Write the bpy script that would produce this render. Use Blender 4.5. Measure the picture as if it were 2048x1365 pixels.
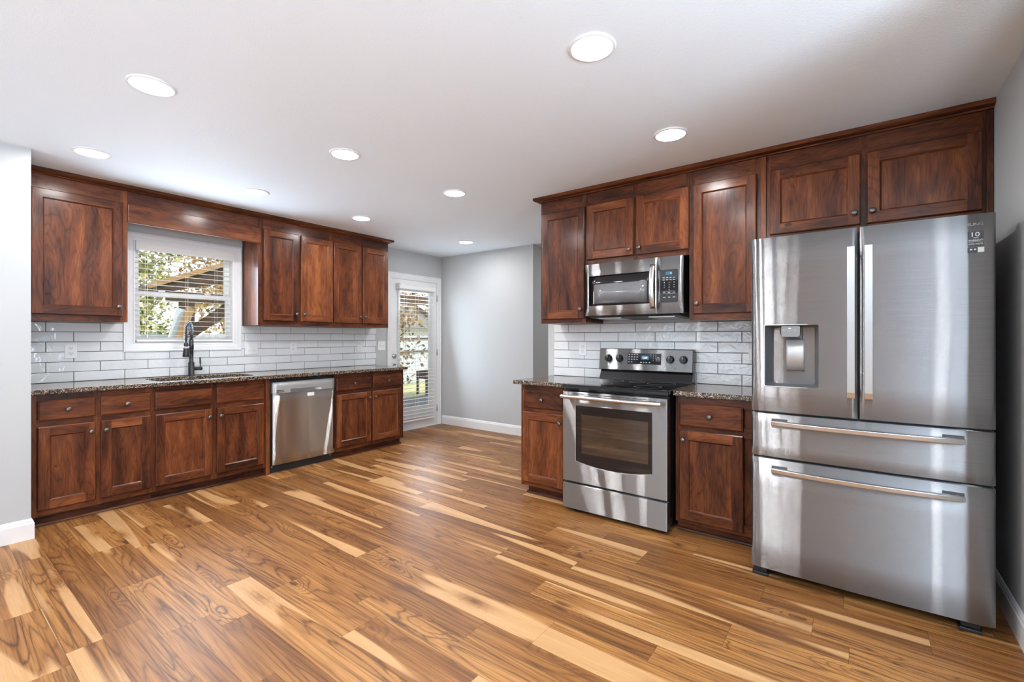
import bpy, bmesh, math, random
from mathutils import Vector, Matrix
from mathutils.geometry import tessellate_polygon

for o in list(bpy.data.objects):
    bpy.data.objects.remove(o, do_unlink=True)
rng = random.Random(7)
SC = bpy.context.scene
COL = SC.collection
PI = math.pi

# ------------------------------------------------------------------ camera, world, light, exposure
H = 1.256
cam_data = bpy.data.cameras.new('camera')
cam_data.sensor_width = 36.0
cam_data.sensor_fit = 'HORIZONTAL'
cam_data.lens = 36.0 * 921.0 / 2048.0
cam_data.shift_y = -6.0 / 2048.0
cam_data.clip_start = 0.02
cam = bpy.data.objects.new('camera', cam_data)
cam.location = (0, 0, H)
cam.rotation_euler = (PI / 2, 0, math.atan(693.0 / 921.0))
COL.objects.link(cam)
SC.camera = cam

vs = SC.view_settings
vs.view_transform = 'Standard'
vs.look = 'None'
vs.exposure = 0.72
vs.gamma = 1.0
vs.use_curve_mapping = False
SC.display_settings.display_device = 'sRGB'

cy = SC.cycles
cy.use_denoising = True
cy.max_bounces = 10
cy.diffuse_bounces = 6
cy.glossy_bounces = 5
cy.transmission_bounces = 6
cy.transparent_max_bounces = 12
cy.sample_clamp_indirect = 6.0
cy.caustics_reflective = False
cy.caustics_refractive = False

LED = 112.0            # radiance of the round ceiling lenses
world = bpy.data.worlds.new('daylight sky')
SC.world = world
world.use_nodes = True
wn = world.node_tree.nodes['Background']
wn.inputs['Color'].default_value = (0.86, 0.93, 1.0, 1)
wn.inputs['Strength'].default_value = 1.1

sun_data = bpy.data.lights.new('sun', 'SUN')
sun_data.energy = 2.2
sun_data.angle = 0.02
sun_data.color = (1.0, 0.93, 0.82)
sun = bpy.data.objects.new('sun', sun_data)
sun.rotation_euler = (math.radians(-34), math.radians(30), 0)
sun.location = (3, 3, 9)
COL.objects.link(sun)


def daylight(name, loc, rot, sx, sy, power, col=(0.93, 0.97, 1.0), spread=180):
    l = bpy.data.lights.new(name, 'AREA')
    l.shape = 'RECTANGLE'
    l.size = sx
    l.size_y = sy
    l.energy = power
    l.color = col
    l.spread = math.radians(spread)
    o = bpy.data.objects.new(name, l)
    o.location = loc
    o.rotation_euler = rot
    COL.objects.link(o)
    return o


# unseen fill lights added to lift the ceiling, then daylight at two seen openings
SKY = (0.70, 0.84, 1.0)
daylight('added fill right', (3.06, -0.2, 1.05), (0, PI / 2 + math.radians(46), 0), 1.8, 2.6, 125, SKY, 105)  # added fill from the unseen right side, tilted up at the ceiling
daylight('added fill near left', (-2.6, -3.33, 0.95), (PI / 2 + math.radians(42), 0, 0), 2.2, 1.5, 22, SKY, 105)  # added fill behind the camera, aimed upward
daylight('added fill near right', (1.75, -3.33, 1.0), (PI / 2 + math.radians(45), 0, 0), 1.3, 1.3, 165, SKY, 75)  # added ceiling fill, spread narrowed to keep off the refrigerator
daylight('daylight kitchen window', (-4.83, 1.56, 1.62), (0, -PI / 2 - math.radians(5), 0), 0.70, 0.74, 14, SKY, 175)
daylight('daylight garden door', (-4.77, 4.25, 1.2), (0, -PI / 2 - math.radians(12), 0), 1.5, 0.5, 7.5, SKY, 170)


# ------------------------------------------------------------------ node helpers and materials
class NT:
    def __init__(self, name):
        self.m = bpy.data.materials.new(name)
        self.m.use_nodes = True
        self.t = self.m.node_tree
        self.b = self.t.nodes['Principled BSDF']

    def n(self, typ, **kw):
        nd = self.t.nodes.new(typ)
        for k, v in kw.items():
            if hasattr(nd, k):
                setattr(nd, k, v)
            else:
                nd.inputs[k].default_value = v
        return nd

    def l(self, a, b):
        self.t.links.new(a, b)

    def val(self, sock, v):
        if isinstance(v, (int, float)):
            sock.default_value = v
        else:
            self.l(v, sock)

    def math(self, op, a, b=0.0, c=None, clamp=False):
        nd = self.n('ShaderNodeMath', operation=op, use_clamp=clamp)
        self.val(nd.inputs[0], a)
        self.val(nd.inputs[1], b)
        if c is not None:
            self.val(nd.inputs[2], c)
        return nd.outputs[0]

    def vec(self, x, y, z=0.0):
        nd = self.n('ShaderNodeCombineXYZ')
        self.val(nd.inputs[0], x)
        self.val(nd.inputs[1], y)
        self.val(nd.inputs[2], z)
        return nd.outputs[0]

    def noise(self, v, scale=1.0, detail=2.0, rough=0.5, dist=0.0):
        nd = self.n('ShaderNodeTexNoise')
        self.l(v, nd.inputs['Vector'])
        nd.inputs['Scale'].default_value = scale
        nd.inputs['Detail'].default_value = detail
        nd.inputs['Roughness'].default_value = rough
        nd.inputs['Distortion'].default_value = dist
        return nd.outputs['Fac']

    def ramp(self, fac, stops, interp='LINEAR'):
        nd = self.n('ShaderNodeValToRGB')
        cr = nd.color_ramp
        cr.interpolation = interp
        while len(cr.elements) > 1:
            cr.elements.remove(cr.elements[-1])
        cr.elements[0].position = stops[0][0]
        cr.elements[0].color = (*stops[0][1], 1)
        for p, c in stops[1:]:
            e = cr.elements.new(p)
            e.color = (*c, 1)
        self.l(fac, nd.inputs['Fac'])
        return nd.outputs['Color']

    def mix(self, fac, a, b, mode='MIX'):
        nd = self.n('ShaderNodeMix', data_type='RGBA', blend_type=mode)
        self.val(nd.inputs['Factor'], fac)
        for i, v in ((6, a), (7, b)):
            if isinstance(v, tuple):
                nd.inputs[i].default_value = (*v, 1) if len(v) == 3 else v
            else:
                self.l(v, nd.inputs[i])
        return nd.outputs[2]

    def bump(self, h, strength=0.1, dist=0.01):
        nd = self.n('ShaderNodeBump')
        nd.inputs['Strength'].default_value = strength
        nd.inputs['Distance'].default_value = dist
        self.l(h, nd.inputs['Height'])
        self.l(nd.outputs['Normal'], self.b.inputs['Normal'])

    def uv(self):
        nd = self.n('ShaderNodeUVMap', uv_map='UVMap')
        sp = self.n('ShaderNodeSeparateXYZ')
        self.l(nd.outputs['UV'], sp.inputs[0])
        return sp.outputs[0], sp.outputs[1]

    def obj(self):
        return self.n('ShaderNodeTexCoord').outputs['Object']

    def tone(self):
        return self.n('ShaderNodeAttribute', attribute_name='tone').outputs['Fac']

    def base(self, color=None, rough=0.5, metal=0.0, spec=0.5, coat=0.0, coat_rough=0.1):
        b = self.b
        if color is not None:
            if isinstance(color, tuple):
                b.inputs['Base Color'].default_value = (*color, 1)
            else:
                self.l(color, b.inputs['Base Color'])
        self.val(b.inputs['Roughness'], rough)
        b.inputs['Metallic'].default_value = metal
        b.inputs['Specular IOR Level'].default_value = spec
        b.inputs['Coat Weight'].default_value = coat
        b.inputs['Coat Roughness'].default_value = coat_rough
        return self.m


def plain(name, color, rough=0.5, metal=0.0, spec=0.5, coat=0.0, var=0.06, vscale=6.0, bump=0.0, bscale=200.0):
    t = NT(name)
    f = t.noise(t.obj(), vscale, 3.0, 0.6)
    lo = tuple(max(0, c * (1 - var)) for c in color)
    hi = tuple(min(1, c * (1 + var)) for c in color)
    t.base(t.ramp(f, [(0.3, lo), (0.7, hi)]), rough, metal, spec, coat)
    if bump:
        t.bump(t.noise(t.obj(), bscale, 2.0), bump, 0.004)
    return t.m


def make_cabinet_wood():
    t = NT('stained alder')
    u, v = t.uv()
    field = t.noise(t.vec(t.math('MULTIPLY', u, 1.3), t.math('MULTIPLY', v, 7.0)), 1.0, 2.0, 0.5, 0.5)
    rings = t.math('ABSOLUTE', t.math('SINE', t.math('MULTIPLY', field, 46.0)))
    rings = t.math('POWER', t.math('SUBTRACT', 1.0, rings), 2.2)
    fiber = t.noise(t.vec(t.math('MULTIPLY', u, 9.0), t.math('MULTIPLY', v, 260.0)), 1.0, 3.0, 0.6)
    blot = t.noise(t.vec(t.math('MULTIPLY', u, 3.0), t.math('MULTIPLY', v, 15.0)), 1.0, 4.0, 0.6, 0.25)
    boards = t.noise(t.vec(t.math('MULTIPLY', u, 0.3), t.math('MULTIPLY', v, 11.0)), 1.0, 0.0, 0.5)
    f = t.math('ADD', t.math('MULTIPLY', blot, 0.95), t.math('MULTIPLY', fiber, 0.48))
    f = t.math('ADD', f, t.math('MULTIPLY', boards, 0.45))
    f = t.math('SUBTRACT', f, t.math('MULTIPLY', rings, 0.14))
    f = t.math('ADD', f, t.math('MULTIPLY', t.tone(), 0.42))
    f = t.math('SUBTRACT', f, 0.69)
    c = t.ramp(f, [(0.06, (0.018, 0.0060, 0.0040)), (0.30, (0.068, 0.0195, 0.0085)), (0.55, (0.150, 0.043, 0.0145)),
                   (0.85, (0.29, 0.095, 0.030))])
    # small dark knots
    vo = t.n('ShaderNodeTexVoronoi', feature='F1')
    t.l(t.vec(t.math('MULTIPLY', u, 2.6), t.math('MULTIPLY', v, 5.5)), vo.inputs['Vector'])
    vo.inputs['Scale'].default_value = 1.0
    k = t.math('LESS_THAN', vo.outputs['Distance'], 0.055)
    c = t.mix(t.math('MULTIPLY', k, 0.75), c, (0.012, 0.005, 0.004))
    t.base(c, 0.42, 0.0, 0.12, 0.32, 0.20)
    t.bump(t.math('ADD', fiber, t.math('MULTIPLY', rings, 0.4)), 0.06, 0.002)
    return t.m


def make_floor_wood():
    t = NT('acacia laminate')
    u, v = t.uv()
    mul, add, sub = (lambda a, b: t.math('MULTIPLY', a, b)), (lambda a, b: t.math('ADD', a, b)), (lambda a, b: t.math('SUBTRACT', a, b))
    field = t.noise(t.vec(mul(u, 0.55), mul(v, 7.5)), 1.0, 1.0, 0.45, 0.25)
    vo = t.n('ShaderNodeTexVoronoi', feature='F1')
    wob = t.noise(t.vec(mul(u, 6.0), mul(v, 14.0), 5.0), 1.0, 2.0)
    t.l(t.vec(add(mul(u, 1.9), mul(wob, 0.10)), add(mul(v, 5.2), mul(wob, 0.10))), vo.inputs['Vector'])
    vo.inputs['Scale'].default_value = 1.0
    dk = vo.outputs['Distance']
    kf = t.math('EXPONENT', mul(mul(dk, dk), -26.0))
    fine = t.noise(t.vec(mul(u, 4.0), mul(v, 55.0)), 1.0, 2.0, 0.6, 0.3)
    warped = add(add(mul(field, 46.0), mul(fine, 2.2)), mul(kf, 12.0))
    rings = t.math('ABSOLUTE', t.math('SINE', warped))
    rings = t.math('POWER', sub(1.0, rings), 1.8)
    amp = t.noise(t.vec(mul(u, 1.6), mul(v, 11.0), 3.3), 1.0, 2.0)
    fiber = t.noise(t.vec(mul(u, 6.0), mul(v, 330.0)), 1.0, 2.0, 0.6)
    strk = t.noise(t.vec(mul(u, 1.6), mul(v, 95.0), 12.0), 1.0, 2.0, 0.55, 0.4)
    strk = mul(sub(strk, 0.50), 6.0)
    strk = t.math('MULTIPLY', strk, 1.0, clamp=True)
    streak = t.noise(t.vec(mul(u, 0.8), mul(v, 20.0), 8.0), 1.0, 3.0, 0.55, 0.3)
    f = add(mul(streak, 0.85), mul(fiber, 0.40))
    f = sub(add(f, mul(t.tone(), 0.34)), 0.30)
    heart = t.ramp(f, [(0.08, (0.098, 0.035, 0.010)), (0.36, (0.232, 0.092, 0.026)), (0.60, (0.365, 0.160, 0.047)), (0.90, (0.51, 0.255, 0.083))])
    sap_c = t.ramp(add(mul(fiber, 0.5), mul(streak, 0.5)), [(0.3, (0.43, 0.230, 0.092)), (0.7, (0.575, 0.328, 0.150))])
    sapf = t.noise(t.vec(mul(u, 0.42), mul(v, 6.2), 21.0), 1.0, 1.0, 0.4, 0.25)
    sap = add(sapf, mul(sub(field, 0.5), 0.35))
    sap = t.math('MULTIPLY', sub(sap, 0.612), 45.0, clamp=True)
    line = t.math('MULTIPLY', rings, mul(sub(amp, 0.20), 2.2), clamp=True)
    line = t.math('MAXIMUM', line, mul(strk, 0.75))
    c = t.mix(mul(line, 0.88), heart, (0.058, 0.022, 0.009))
    knot = t.math('MULTIPLY', sub(kf, 0.80), 5.0, clamp=True)
    c = t.mix(mul(knot, 0.75), c, (0.045, 0.018, 0.010))
    c2 = t.mix(mul(line, 0.16), sap_c, (0.30, 0.15, 0.06))
    c = t.mix(t.math('MULTIPLY', sap, sub(1.0, mul(kf, 1.2)), clamp=True), c, c2)
    t.base(c, add(0.33, mul(fiber, 0.12)), 0.0, 0.30)
    t.bump(add(fiber, mul(rings, 0.4)), 0.08, 0.002)
    return t.m


def make_steel(name, color=(0.60, 0.595, 0.585), rough=0.145, fan=0.10, wave=0.0, weights=(0.04, 0.06, 0.08, 0.11, 0.14, 0.16, 0.14, 0.11, 0.08, 0.06, 0.04)):
    """horizontally brushed sheet steel: the grooves fan reflections out up and down, hardly sideways"""
    t = NT(name)
    t.t.nodes.remove(t.b)
    out = t.t.nodes['Material Output']
    u, v = t.uv()
    br = t.noise(t.vec(t.math('MULTIPLY', u, 4.0), t.math('MULTIPLY', v, 420.0)), 1.0, 2.0, 0.6)
    col = t.ramp(br, [(0.3, tuple(c * 0.93 for c in color)), (0.7, tuple(min(1.0, c * 1.07) for c in color))])
    tg = t.n('ShaderNodeTangent', direction_type='UV_MAP', uv_map='UVMap')
    ge = t.n('ShaderNodeNewGeometry')
    base = ge.outputs['Normal']
    if wave:
        # sheet metal is never quite flat
        wv = t.math('MULTIPLY', t.math('SUBTRACT', t.noise(t.vec(t.math('MULTIPLY', u, 4.5), t.math('MULTIPLY', v, 0.8)), 1.0, 1.0, 0.4), 0.5), wave)
        tv = t.n('ShaderNodeVectorMath', operation='SCALE')
        t.l(tg.outputs[0], tv.inputs[0])
        t.val(tv.inputs['Scale'], wv)
        ad = t.n('ShaderNodeVectorMath', operation='ADD')
        t.l(base, ad.inputs[0])
        t.l(tv.outputs[0], ad.inputs[1])
        base = ad.outputs[0]
    acc, tot = None, 0.0
    n = len(weights)
    for i, w in enumerate(weights):
        ad = t.n('ShaderNodeVectorMath', operation='ADD')
        t.l(base, ad.inputs[0])
        ad.inputs[1].default_value = (0, 0, (i - (n - 1) / 2) * fan)
        nm = t.n('ShaderNodeVectorMath', operation='NORMALIZE')
        t.l(ad.outputs[0], nm.inputs[0])
        g = t.n('ShaderNodeBsdfAnisotropic')
        t.l(col, g.inputs['Color'])
        g.inputs['Roughness'].default_value = rough
        g.inputs['Anisotropy'].default_value = 0.95
        g.inputs['Rotation'].default_value = 0.0
        t.l(nm.outputs[0], g.inputs['Normal'])
        t.l(tg.outputs[0], g.inputs['Tangent'])
        tot += w
        if acc is None:
            acc = g.outputs[0]
        else:
            mx = t.n('ShaderNodeMixShader')
            mx.inputs[0].default_value = w / tot
            t.l(acc, mx.inputs[1])
            t.l(g.outputs[0], mx.inputs[2])
            acc = mx.outputs[0]
    t.l(acc, out.inputs['Surface'])
    return t.m


def make_granite():
    t = NT('brown granite')
    o = t.obj()
    vo = t.n('ShaderNodeTexVoronoi', feature='F1')
    t.l(o, vo.inputs['Vector'])
    vo.inputs['Scale'].default_value = 210.0
    vo.inputs['Randomness'].default_value = 1.0
    sp = t.n('ShaderNodeSeparateColor')
    t.l(vo.outputs['Color'], sp.inputs[0])
    big = t.noise(o, 45.0, 3.0, 0.6)
    f = t.math('ADD', t.math('MULTIPLY', sp.outputs[0], 0.8), t.math('MULTIPLY', t.math('SUBTRACT', big, 0.5), 0.9))
    c = t.ramp(f, [(0.0, (0.012, 0.011, 0.012)), (0.22, (0.045, 0.032, 0.024)), (0.40, (0.15, 0.10, 0.065)),
                   (0.62, (0.34, 0.25, 0.17)), (0.80, (0.52, 0.44, 0.34)), (0.95, (0.28, 0.29, 0.31))], 'CONSTANT')
    t.base(c, 0.07, 0.0, 0.6)
    return t.m


def make_tile():
    t = NT('glossy white tile')
    o = t.obj()
    f = t.noise(o, 7.0, 2.0, 0.5)
    tn = t.tone()
    f = t.math('ADD', t.math('MULTIPLY', f, 0.6), t.math('MULTIPLY', tn, 0.4))
    t.base(t.ramp(f, [(0.25, (0.72, 0.73, 0.735)), (0.75, (0.78, 0.785, 0.79))]), 0.07, 0.0, 0.55)
    w = t.noise(o, 16.0, 2.0, 0.5, 0.6)
    t.bump(w, 0.22, 0.02)
    return t.m


def make_paint(name, color, bump=0.10, scale=260.0, rough=0.6):
    t = NT(name)
    o = t.obj()
    f = t.noise(o, 1.5, 2.0)
    t.base(t.ramp(f, [(0.3, tuple(c * 0.985 for c in color)), (0.7, color)]), rough, 0.0, 0.3)
    t.bump(t.noise(o, scale, 3.0, 0.6), bump, 0.004)
    return t.m


def make_glass(name, tint=(1, 1, 1), gloss=0.08, rough=0.0):
    m = bpy.data.materials.new(name)
    m.use_nodes = True
    nt = m.node_tree
    for n in list(nt.nodes):
        nt.nodes.remove(n)
    out = nt.nodes.new('ShaderNodeOutputMaterial')
    mx = nt.nodes.new('ShaderNodeMixShader')
    tr = nt.nodes.new('ShaderNodeBsdfTransparent')
    gl = nt.nodes.new('ShaderNodeBsdfGlossy')
    fr = nt.nodes.new('ShaderNodeLayerWeight')
    fr.inputs['Blend'].default_value = 0.12
    ad = nt.nodes.new('ShaderNodeMath')
    ad.operation = 'MULTIPLY_ADD'
    ad.inputs[1].default_value = 0.6
    ad.inputs[2].default_value = gloss
    tr.inputs['Color'].default_value = (*tint, 1)
    gl.inputs['Roughness'].default_value = rough
    nt.links.new(fr.outputs['Fresnel'], ad.inputs[0])
    nt.links.new(ad.outputs[0], mx.inputs[0])
    nt.links.new(tr.outputs[0], mx.inputs[1])
    nt.links.new(gl.outputs[0], mx.inputs[2])
    nt.links.new(mx.outputs[0], out.inputs[0])
    return m


def make_emit(name, color, strength):
    t = NT(name)
    t.base(tuple(min(0.8, c * 0.5) for c in color), 0.4)
    t.b.inputs['Emission Color'].default_value = (*color, 1)
    t.b.inputs['Emission Strength'].default_value = strength
    return t.m


def make_leaf(name, stops):
    t = NT(name)
    c = t.ramp(t.tone(), stops)
    t.base(c, 0.6)
    return t.m


def make_rough_wood(name, lo, hi):
    t = NT(name)
    u, v = t.uv()
    f = t.noise(t.vec(t.math('MULTIPLY', u, 2.0), t.math('MULTIPLY', v, 40.0)), 1.0, 4.0, 0.6)
    t.base(t.ramp(f, [(0.3, lo), (0.7, hi)]), 0.75)
    return t.m


M = {
    'wood': make_cabinet_wood(),
    'floor': make_floor_wood(),
    'floor_base': plain('floor underlay', (0.03, 0.018, 0.01), 0.8),
    'steel': make_steel('brushed steel', (0.39, 0.39, 0.388), wave=0.05),
    'steel_washer': make_steel('brushed dishwasher steel', (0.68, 0.67, 0.65), wave=0.04),
    'steel_fridge': make_steel('brushed fridge steel', (0.345, 0.345, 0.348), wave=0.04),
    'steel_plain': plain('satin steel trim', (0.66, 0.66, 0.655), 0.25, 1.0, var=0.02),
    'granite': make_granite(),
    'tile': make_tile(),
    'grout': plain('dark grout', (0.055, 0.055, 0.056), 0.85),
    'wall': make_paint('light grey wall paint', (0.51, 0.522, 0.522)),
    'ceiling': make_paint('white ceiling paint', (0.85, 0.915, 0.96), 0.28, 130.0, 0.7),
    'trim': plain('white gloss trim paint', (0.80, 0.80, 0.80), 0.32, var=0.02),
    'blind': plain('white blind slats', (0.84, 0.83, 0.81), 0.42, var=0.02),
    'plate': plain('white plastic plate', (0.80, 0.80, 0.79), 0.3, var=0.02),
    'slot': plain('dark socket slot', (0.03, 0.03, 0.03), 0.5),
    'pewter': plain('antique pewter', (0.16, 0.15, 0.14), 0.30, 0.9, var=0.3, vscale=90),
    'nickel': plain('satin nickel', (0.52, 0.51, 0.49), 0.28, 1.0),
    'black': plain('black enamel', (0.012, 0.012, 0.013), 0.16, 0.0, 0.5),
    'black_matte': plain('black plastic', (0.018, 0.018, 0.019), 0.45),
    'ceran': plain('black glass', (0.008, 0.008, 0.009), 0.04, 0.0, 0.6),
    'bronze': plain('matte black faucet metal', (0.035, 0.036, 0.038), 0.30, 0.6),
    'darkgrey': plain('dark grey fridge side', (0.10, 0.10, 0.105), 0.45),
    'dispenser': plain('grey dispenser plastic', (0.125, 0.13, 0.135), 0.36, 0.2),
    'spout': plain('dark silver plastic', (0.24, 0.24, 0.24), 0.35, 0.3, var=0.03),
    'paddle': plain('satin silver plastic', (0.50, 0.50, 0.50), 0.38, 0.5, var=0.03),
    'silver': plain('silver grey panel', (0.52, 0.52, 0.515), 0.40, 0.55, var=0.02),
    'emblem': plain('grey raised lettering', (0.27, 0.275, 0.28), 0.35, 0.3, var=0.02),
    'micro_pane': plain('grey screened oven glass', (0.17, 0.175, 0.18), 0.12, 0.0, 0.6, bump=0.0),
    'oven_pane': make_glass('smoked oven glass', (0.42, 0.43, 0.45), 0.16, 0.03),
    'oven_inside': plain('oven enamel', (0.38, 0.41, 0.44), 0.40),
    'glass': make_glass('clear window glass', (0.97, 0.98, 0.98), 0.03),
    'lens': make_emit('lit ceiling lens', (0.985, 0.99, 1.0), LED),
    'lcd': make_emit('blue lit display', (0.03, 0.16, 0.26), 0.22),
    'lcd_text': make_emit('white lit digits', (0.75, 0.93, 1.0), 1.1),
    'white_ink': plain('white print', (0.72, 0.72, 0.72), 0.5),
    'grey_ink': plain('grey print', (0.22, 0.22, 0.22), 0.5),
    'dark_ink': plain('dark print', (0.02, 0.02, 0.022), 0.5),
    'sticker': plain('charcoal sticker', (0.035, 0.042, 0.046), 0.4),
    'lawn': plain('dry lawn', (0.50, 0.52, 0.26), 0.9, var=0.35, vscale=9.0),
    'paving': plain('grey paving', (0.16, 0.18, 0.21), 0.8, var=0.4, vscale=5.0),
    'mulch': plain('leaf litter', (0.42, 0.30, 0.15), 0.9, var=0.4, vscale=20.0),
    'bark': make_rough_wood('grey bark', (0.10, 0.085, 0.07), (0.30, 0.27, 0.24)),
    'brown_timber': make_rough_wood('dark brown timber', (0.045, 0.026, 0.017), (0.11, 0.065, 0.042)),
    'tan_timber': make_rough_wood('tan timber', (0.30, 0.17, 0.07), (0.52, 0.32, 0.15)),
    'fence': make_rough_wood('weathered grey fence', (0.50, 0.55, 0.62), (0.74, 0.78, 0.84)),
    'pale_board': plain('pale blue grey board', (0.66, 0.71, 0.78), 0.6),
    'shingle': plain('grey roof shingle', (0.33, 0.30, 0.28), 0.85, var=0.3, vscale=12),
    'siding': plain('pale siding', (0.62, 0.58, 0.52), 0.8),
    'leaf_green': make_leaf('yellow green leaves', [(0.0, (0.10, 0.13, 0.03)), (0.45, (0.33, 0.36, 0.10)), (0.8, (0.60, 0.55, 0.22)), (1.0, (0.74, 0.70, 0.5))]),
    'leaf_gold': make_leaf('golden leaves', [(0.0, (0.20, 0.13, 0.05)), (0.45, (0.55, 0.38, 0.14)), (0.8, (0.70, 0.45, 0.2)), (1.0, (0.8, 0.7, 0.55))]),
    'leaf_rust': make_leaf('rust leaves', [(0.0, (0.16, 0.07, 0.03)), (0.45, (0.50, 0.24, 0.10)), (0.8, (0.66, 0.42, 0.22)), (1.0, (0.78, 0.66, 0.52))]),
    'rust_metal': plain('dark red brown paint', (0.07, 0.025, 0.02), 0.6),
}

# ------------------------------------------------------------------ geometry helpers
XA = -4.90      # sink wall face
YB = 3.60       # stove wall face
CEIL = 2.44


def FA(s, d, z):
    return (XA + d, s, z)


def FB(s, d, z):
    return (s, YB - d, z)


def FW(x, y, z):
    return (x, y, z)


class MB:
    """collects shapes in a local frame and links them as ONE mesh object"""

    def __init__(self, F=FW):
        self.F = F
        self.v = []
        self.f = []      # (indices, uv list, tone, mat, smooth)

    def face(self, pts, grain=0, tone=None, off=None, mat=0, smooth=False):
        n0 = len(self.v)
        self.v.extend(pts)
        off = off or (rng.uniform(0, 40), rng.uniform(0, 40))
        tone = rng.random() if tone is None else tone
        a, b, c = Vector(pts[0]), Vector(pts[1]), Vector(pts[2])
        nrm = (b - a).cross(c - a)
        if len(pts) > 3 and nrm.length < 1e-12:
            nrm = (c - a).cross(Vector(pts[3]) - a)
        k = max(range(3), key=lambda i: abs(nrm[i]))
        g = grain
        if g == k:
            g = (k + 1) % 3
        w = 3 - k - g
        self.f.append((list(range(n0, n0 + len(pts))), [(p[g] + off[0], p[w] + off[1]) for p in pts], tone, mat, smooth))

    def box(self, s0, s1, d0, d1, z0, z1, grain=2, tone=None, mat=0, skip=()):
        off = (rng.uniform(0, 40), rng.uniform(0, 40))
        tone = rng.random() if tone is None else tone
        P = lambda i, j, k: ((s0, s1)[i], (d0, d1)[j], (z0, z1)[k])
        fs = {'s0': (P(0, 0, 0), P(0, 1, 0), P(0, 1, 1), P(0, 0, 1)), 's1': (P(1, 0, 0), P(1, 0, 1), P(1, 1, 1), P(1, 1, 0)),
              'd0': (P(0, 0, 0), P(0, 0, 1), P(1, 0, 1), P(1, 0, 0)), 'd1': (P(0, 1, 0), P(1, 1, 0), P(1, 1, 1), P(0, 1, 1)),
              'z0': (P(0, 0, 0), P(1, 0, 0), P(1, 1, 0), P(0, 1, 0)), 'z1': (P(0, 0, 1), P(0, 1, 1), P(1, 1, 1), P(1, 0, 1))}
        for k, q in fs.items():
            if k not in skip:
                self.face(list(q), grain, tone, off, mat)

    def rings(self, rs, close=True, cap0=True, cap1=True, smooth=True, grain=2, tone=0.5, mat=0):
        """loft through rings of points"""
        off = (rng.uniform(0, 40), rng.uniform(0, 40))
        n = len(rs[0])
        for a, b in zip(rs[:-1], rs[1:]):
            for i in range(n if close else n - 1):
                j = (i + 1) % n
                self.face([a[i], a[j], b[j], b[i]], grain, tone, off, mat, smooth)
        if cap0:
            self.face(list(rs[0]), grain, tone, off, mat)
        if cap1:
            self.face(list(rs[-1]), grain, tone, off, mat)

    def lathe(self, prof, c, axis=2, seg=24, mat=0, smooth=True, cap0=True, cap1=True, tone=0.5):
        """prof: (radius, height along axis)"""
        rs = []
        a, b = [(1, 2), (0, 2), (0, 1)][axis]
        for r, h in prof:
            ring = []
            for i in range(seg):
                t = 2 * PI * i / seg
                p = [0, 0, 0]
                p[axis] = c[axis] + h
                p[a] = c[a] + r * math.cos(t)
                p[b] = c[b] + r * math.sin(t)
                ring.append(tuple(p))
            rs.append(ring)
        self.rings(rs, True, cap0, cap1, smooth, axis, tone, mat)

    def tube(self, path, r, seg=12, mat=0, smooth=True, tone=0.5):
        rs = []
        n = len(path)
        up = None
        for i, p in enumerate(path):
            p = Vector(p)
            t = Vector(path[min(i + 1, n - 1)]) - Vector(path[max(i - 1, 0)])
            t.normalize()
            if up is None:
                up = Vector((0, 0, 1)) if abs(t.z) < 0.9 else Vector((1, 0, 0))
            a = t.cross(up)
            if a.length < 1e-6:
                a = t.cross(Vector((0, 1, 0)))
            a.normalize()
            b = a.cross(t).normalized()
            up = b
            rr = r[i] if isinstance(r, (list, tuple)) else r
            rs.append([tuple(p + (a * math.cos(2 * PI * k / seg) + b * math.sin(2 * PI * k / seg)) * rr) for k in range(seg)])
        self.rings(rs, True, True, True, smooth, 2, tone, mat)

    def bar(self, p, q, w, h, mat=0, tone=None, upv=(0, 0, 1)):
        """straight rectangular bar from p to q"""
        p, q = Vector(p), Vector(q)
        t = (q - p).normalized()
        a = t.cross(Vector(upv))
        if a.length < 1e-5:
            a = t.cross(Vector((0, 1, 0)))
        a.normalize()
        b = a.cross(t).normalized()
        off = (rng.uniform(0, 40), rng.uniform(0, 40))
        tone = rng.random() if tone is None else tone
        r = [[tuple(c + a * (w / 2 * i) + b * (h / 2 * j)) for i, j in ((-1, -1), (1, -1), (1, 1), (-1, 1))] for c in (p, q)]
        g = max(range(3), key=lambda i: abs(t[i]))
        for i in range(4):
            j = (i + 1) % 4
            self.face([r[0][i], r[0][j], r[1][j], r[1][i]], g, tone, off, mat)
        self.face(r[0], g, tone, off, mat)
        self.face(r[1], g, tone, off, mat)

    def plate(self, outer, holes, d0, d1, grain=0, mat=0, tone=None):
        """flat plate with holes; loops are (s, z) lists, thickness along d"""
        loops = [outer] + list(holes)
        off = (rng.uniform(0, 40), rng.uniform(0, 40))
        tone = rng.random() if tone is None else tone
        polys = [[Vector((s, z, 0)) for s, z in lp] for lp in loops]
        flat = [p for lp in loops for p in lp]
        for tri in tessellate_polygon(polys):
            for d in (d0, d1):
                self.face([(flat[i][0], d, flat[i][1]) for i in tri], grain, tone, off, mat)
        for lp in loops:
            for i in range(len(lp)):
                a, b = lp[i], lp[(i + 1) % len(lp)]
                self.face([(a[0], d0, a[1]), (b[0], d0, b[1]), (b[0], d1, b[1]), (a[0], d1, a[1])], grain, tone, off, mat)

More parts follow.
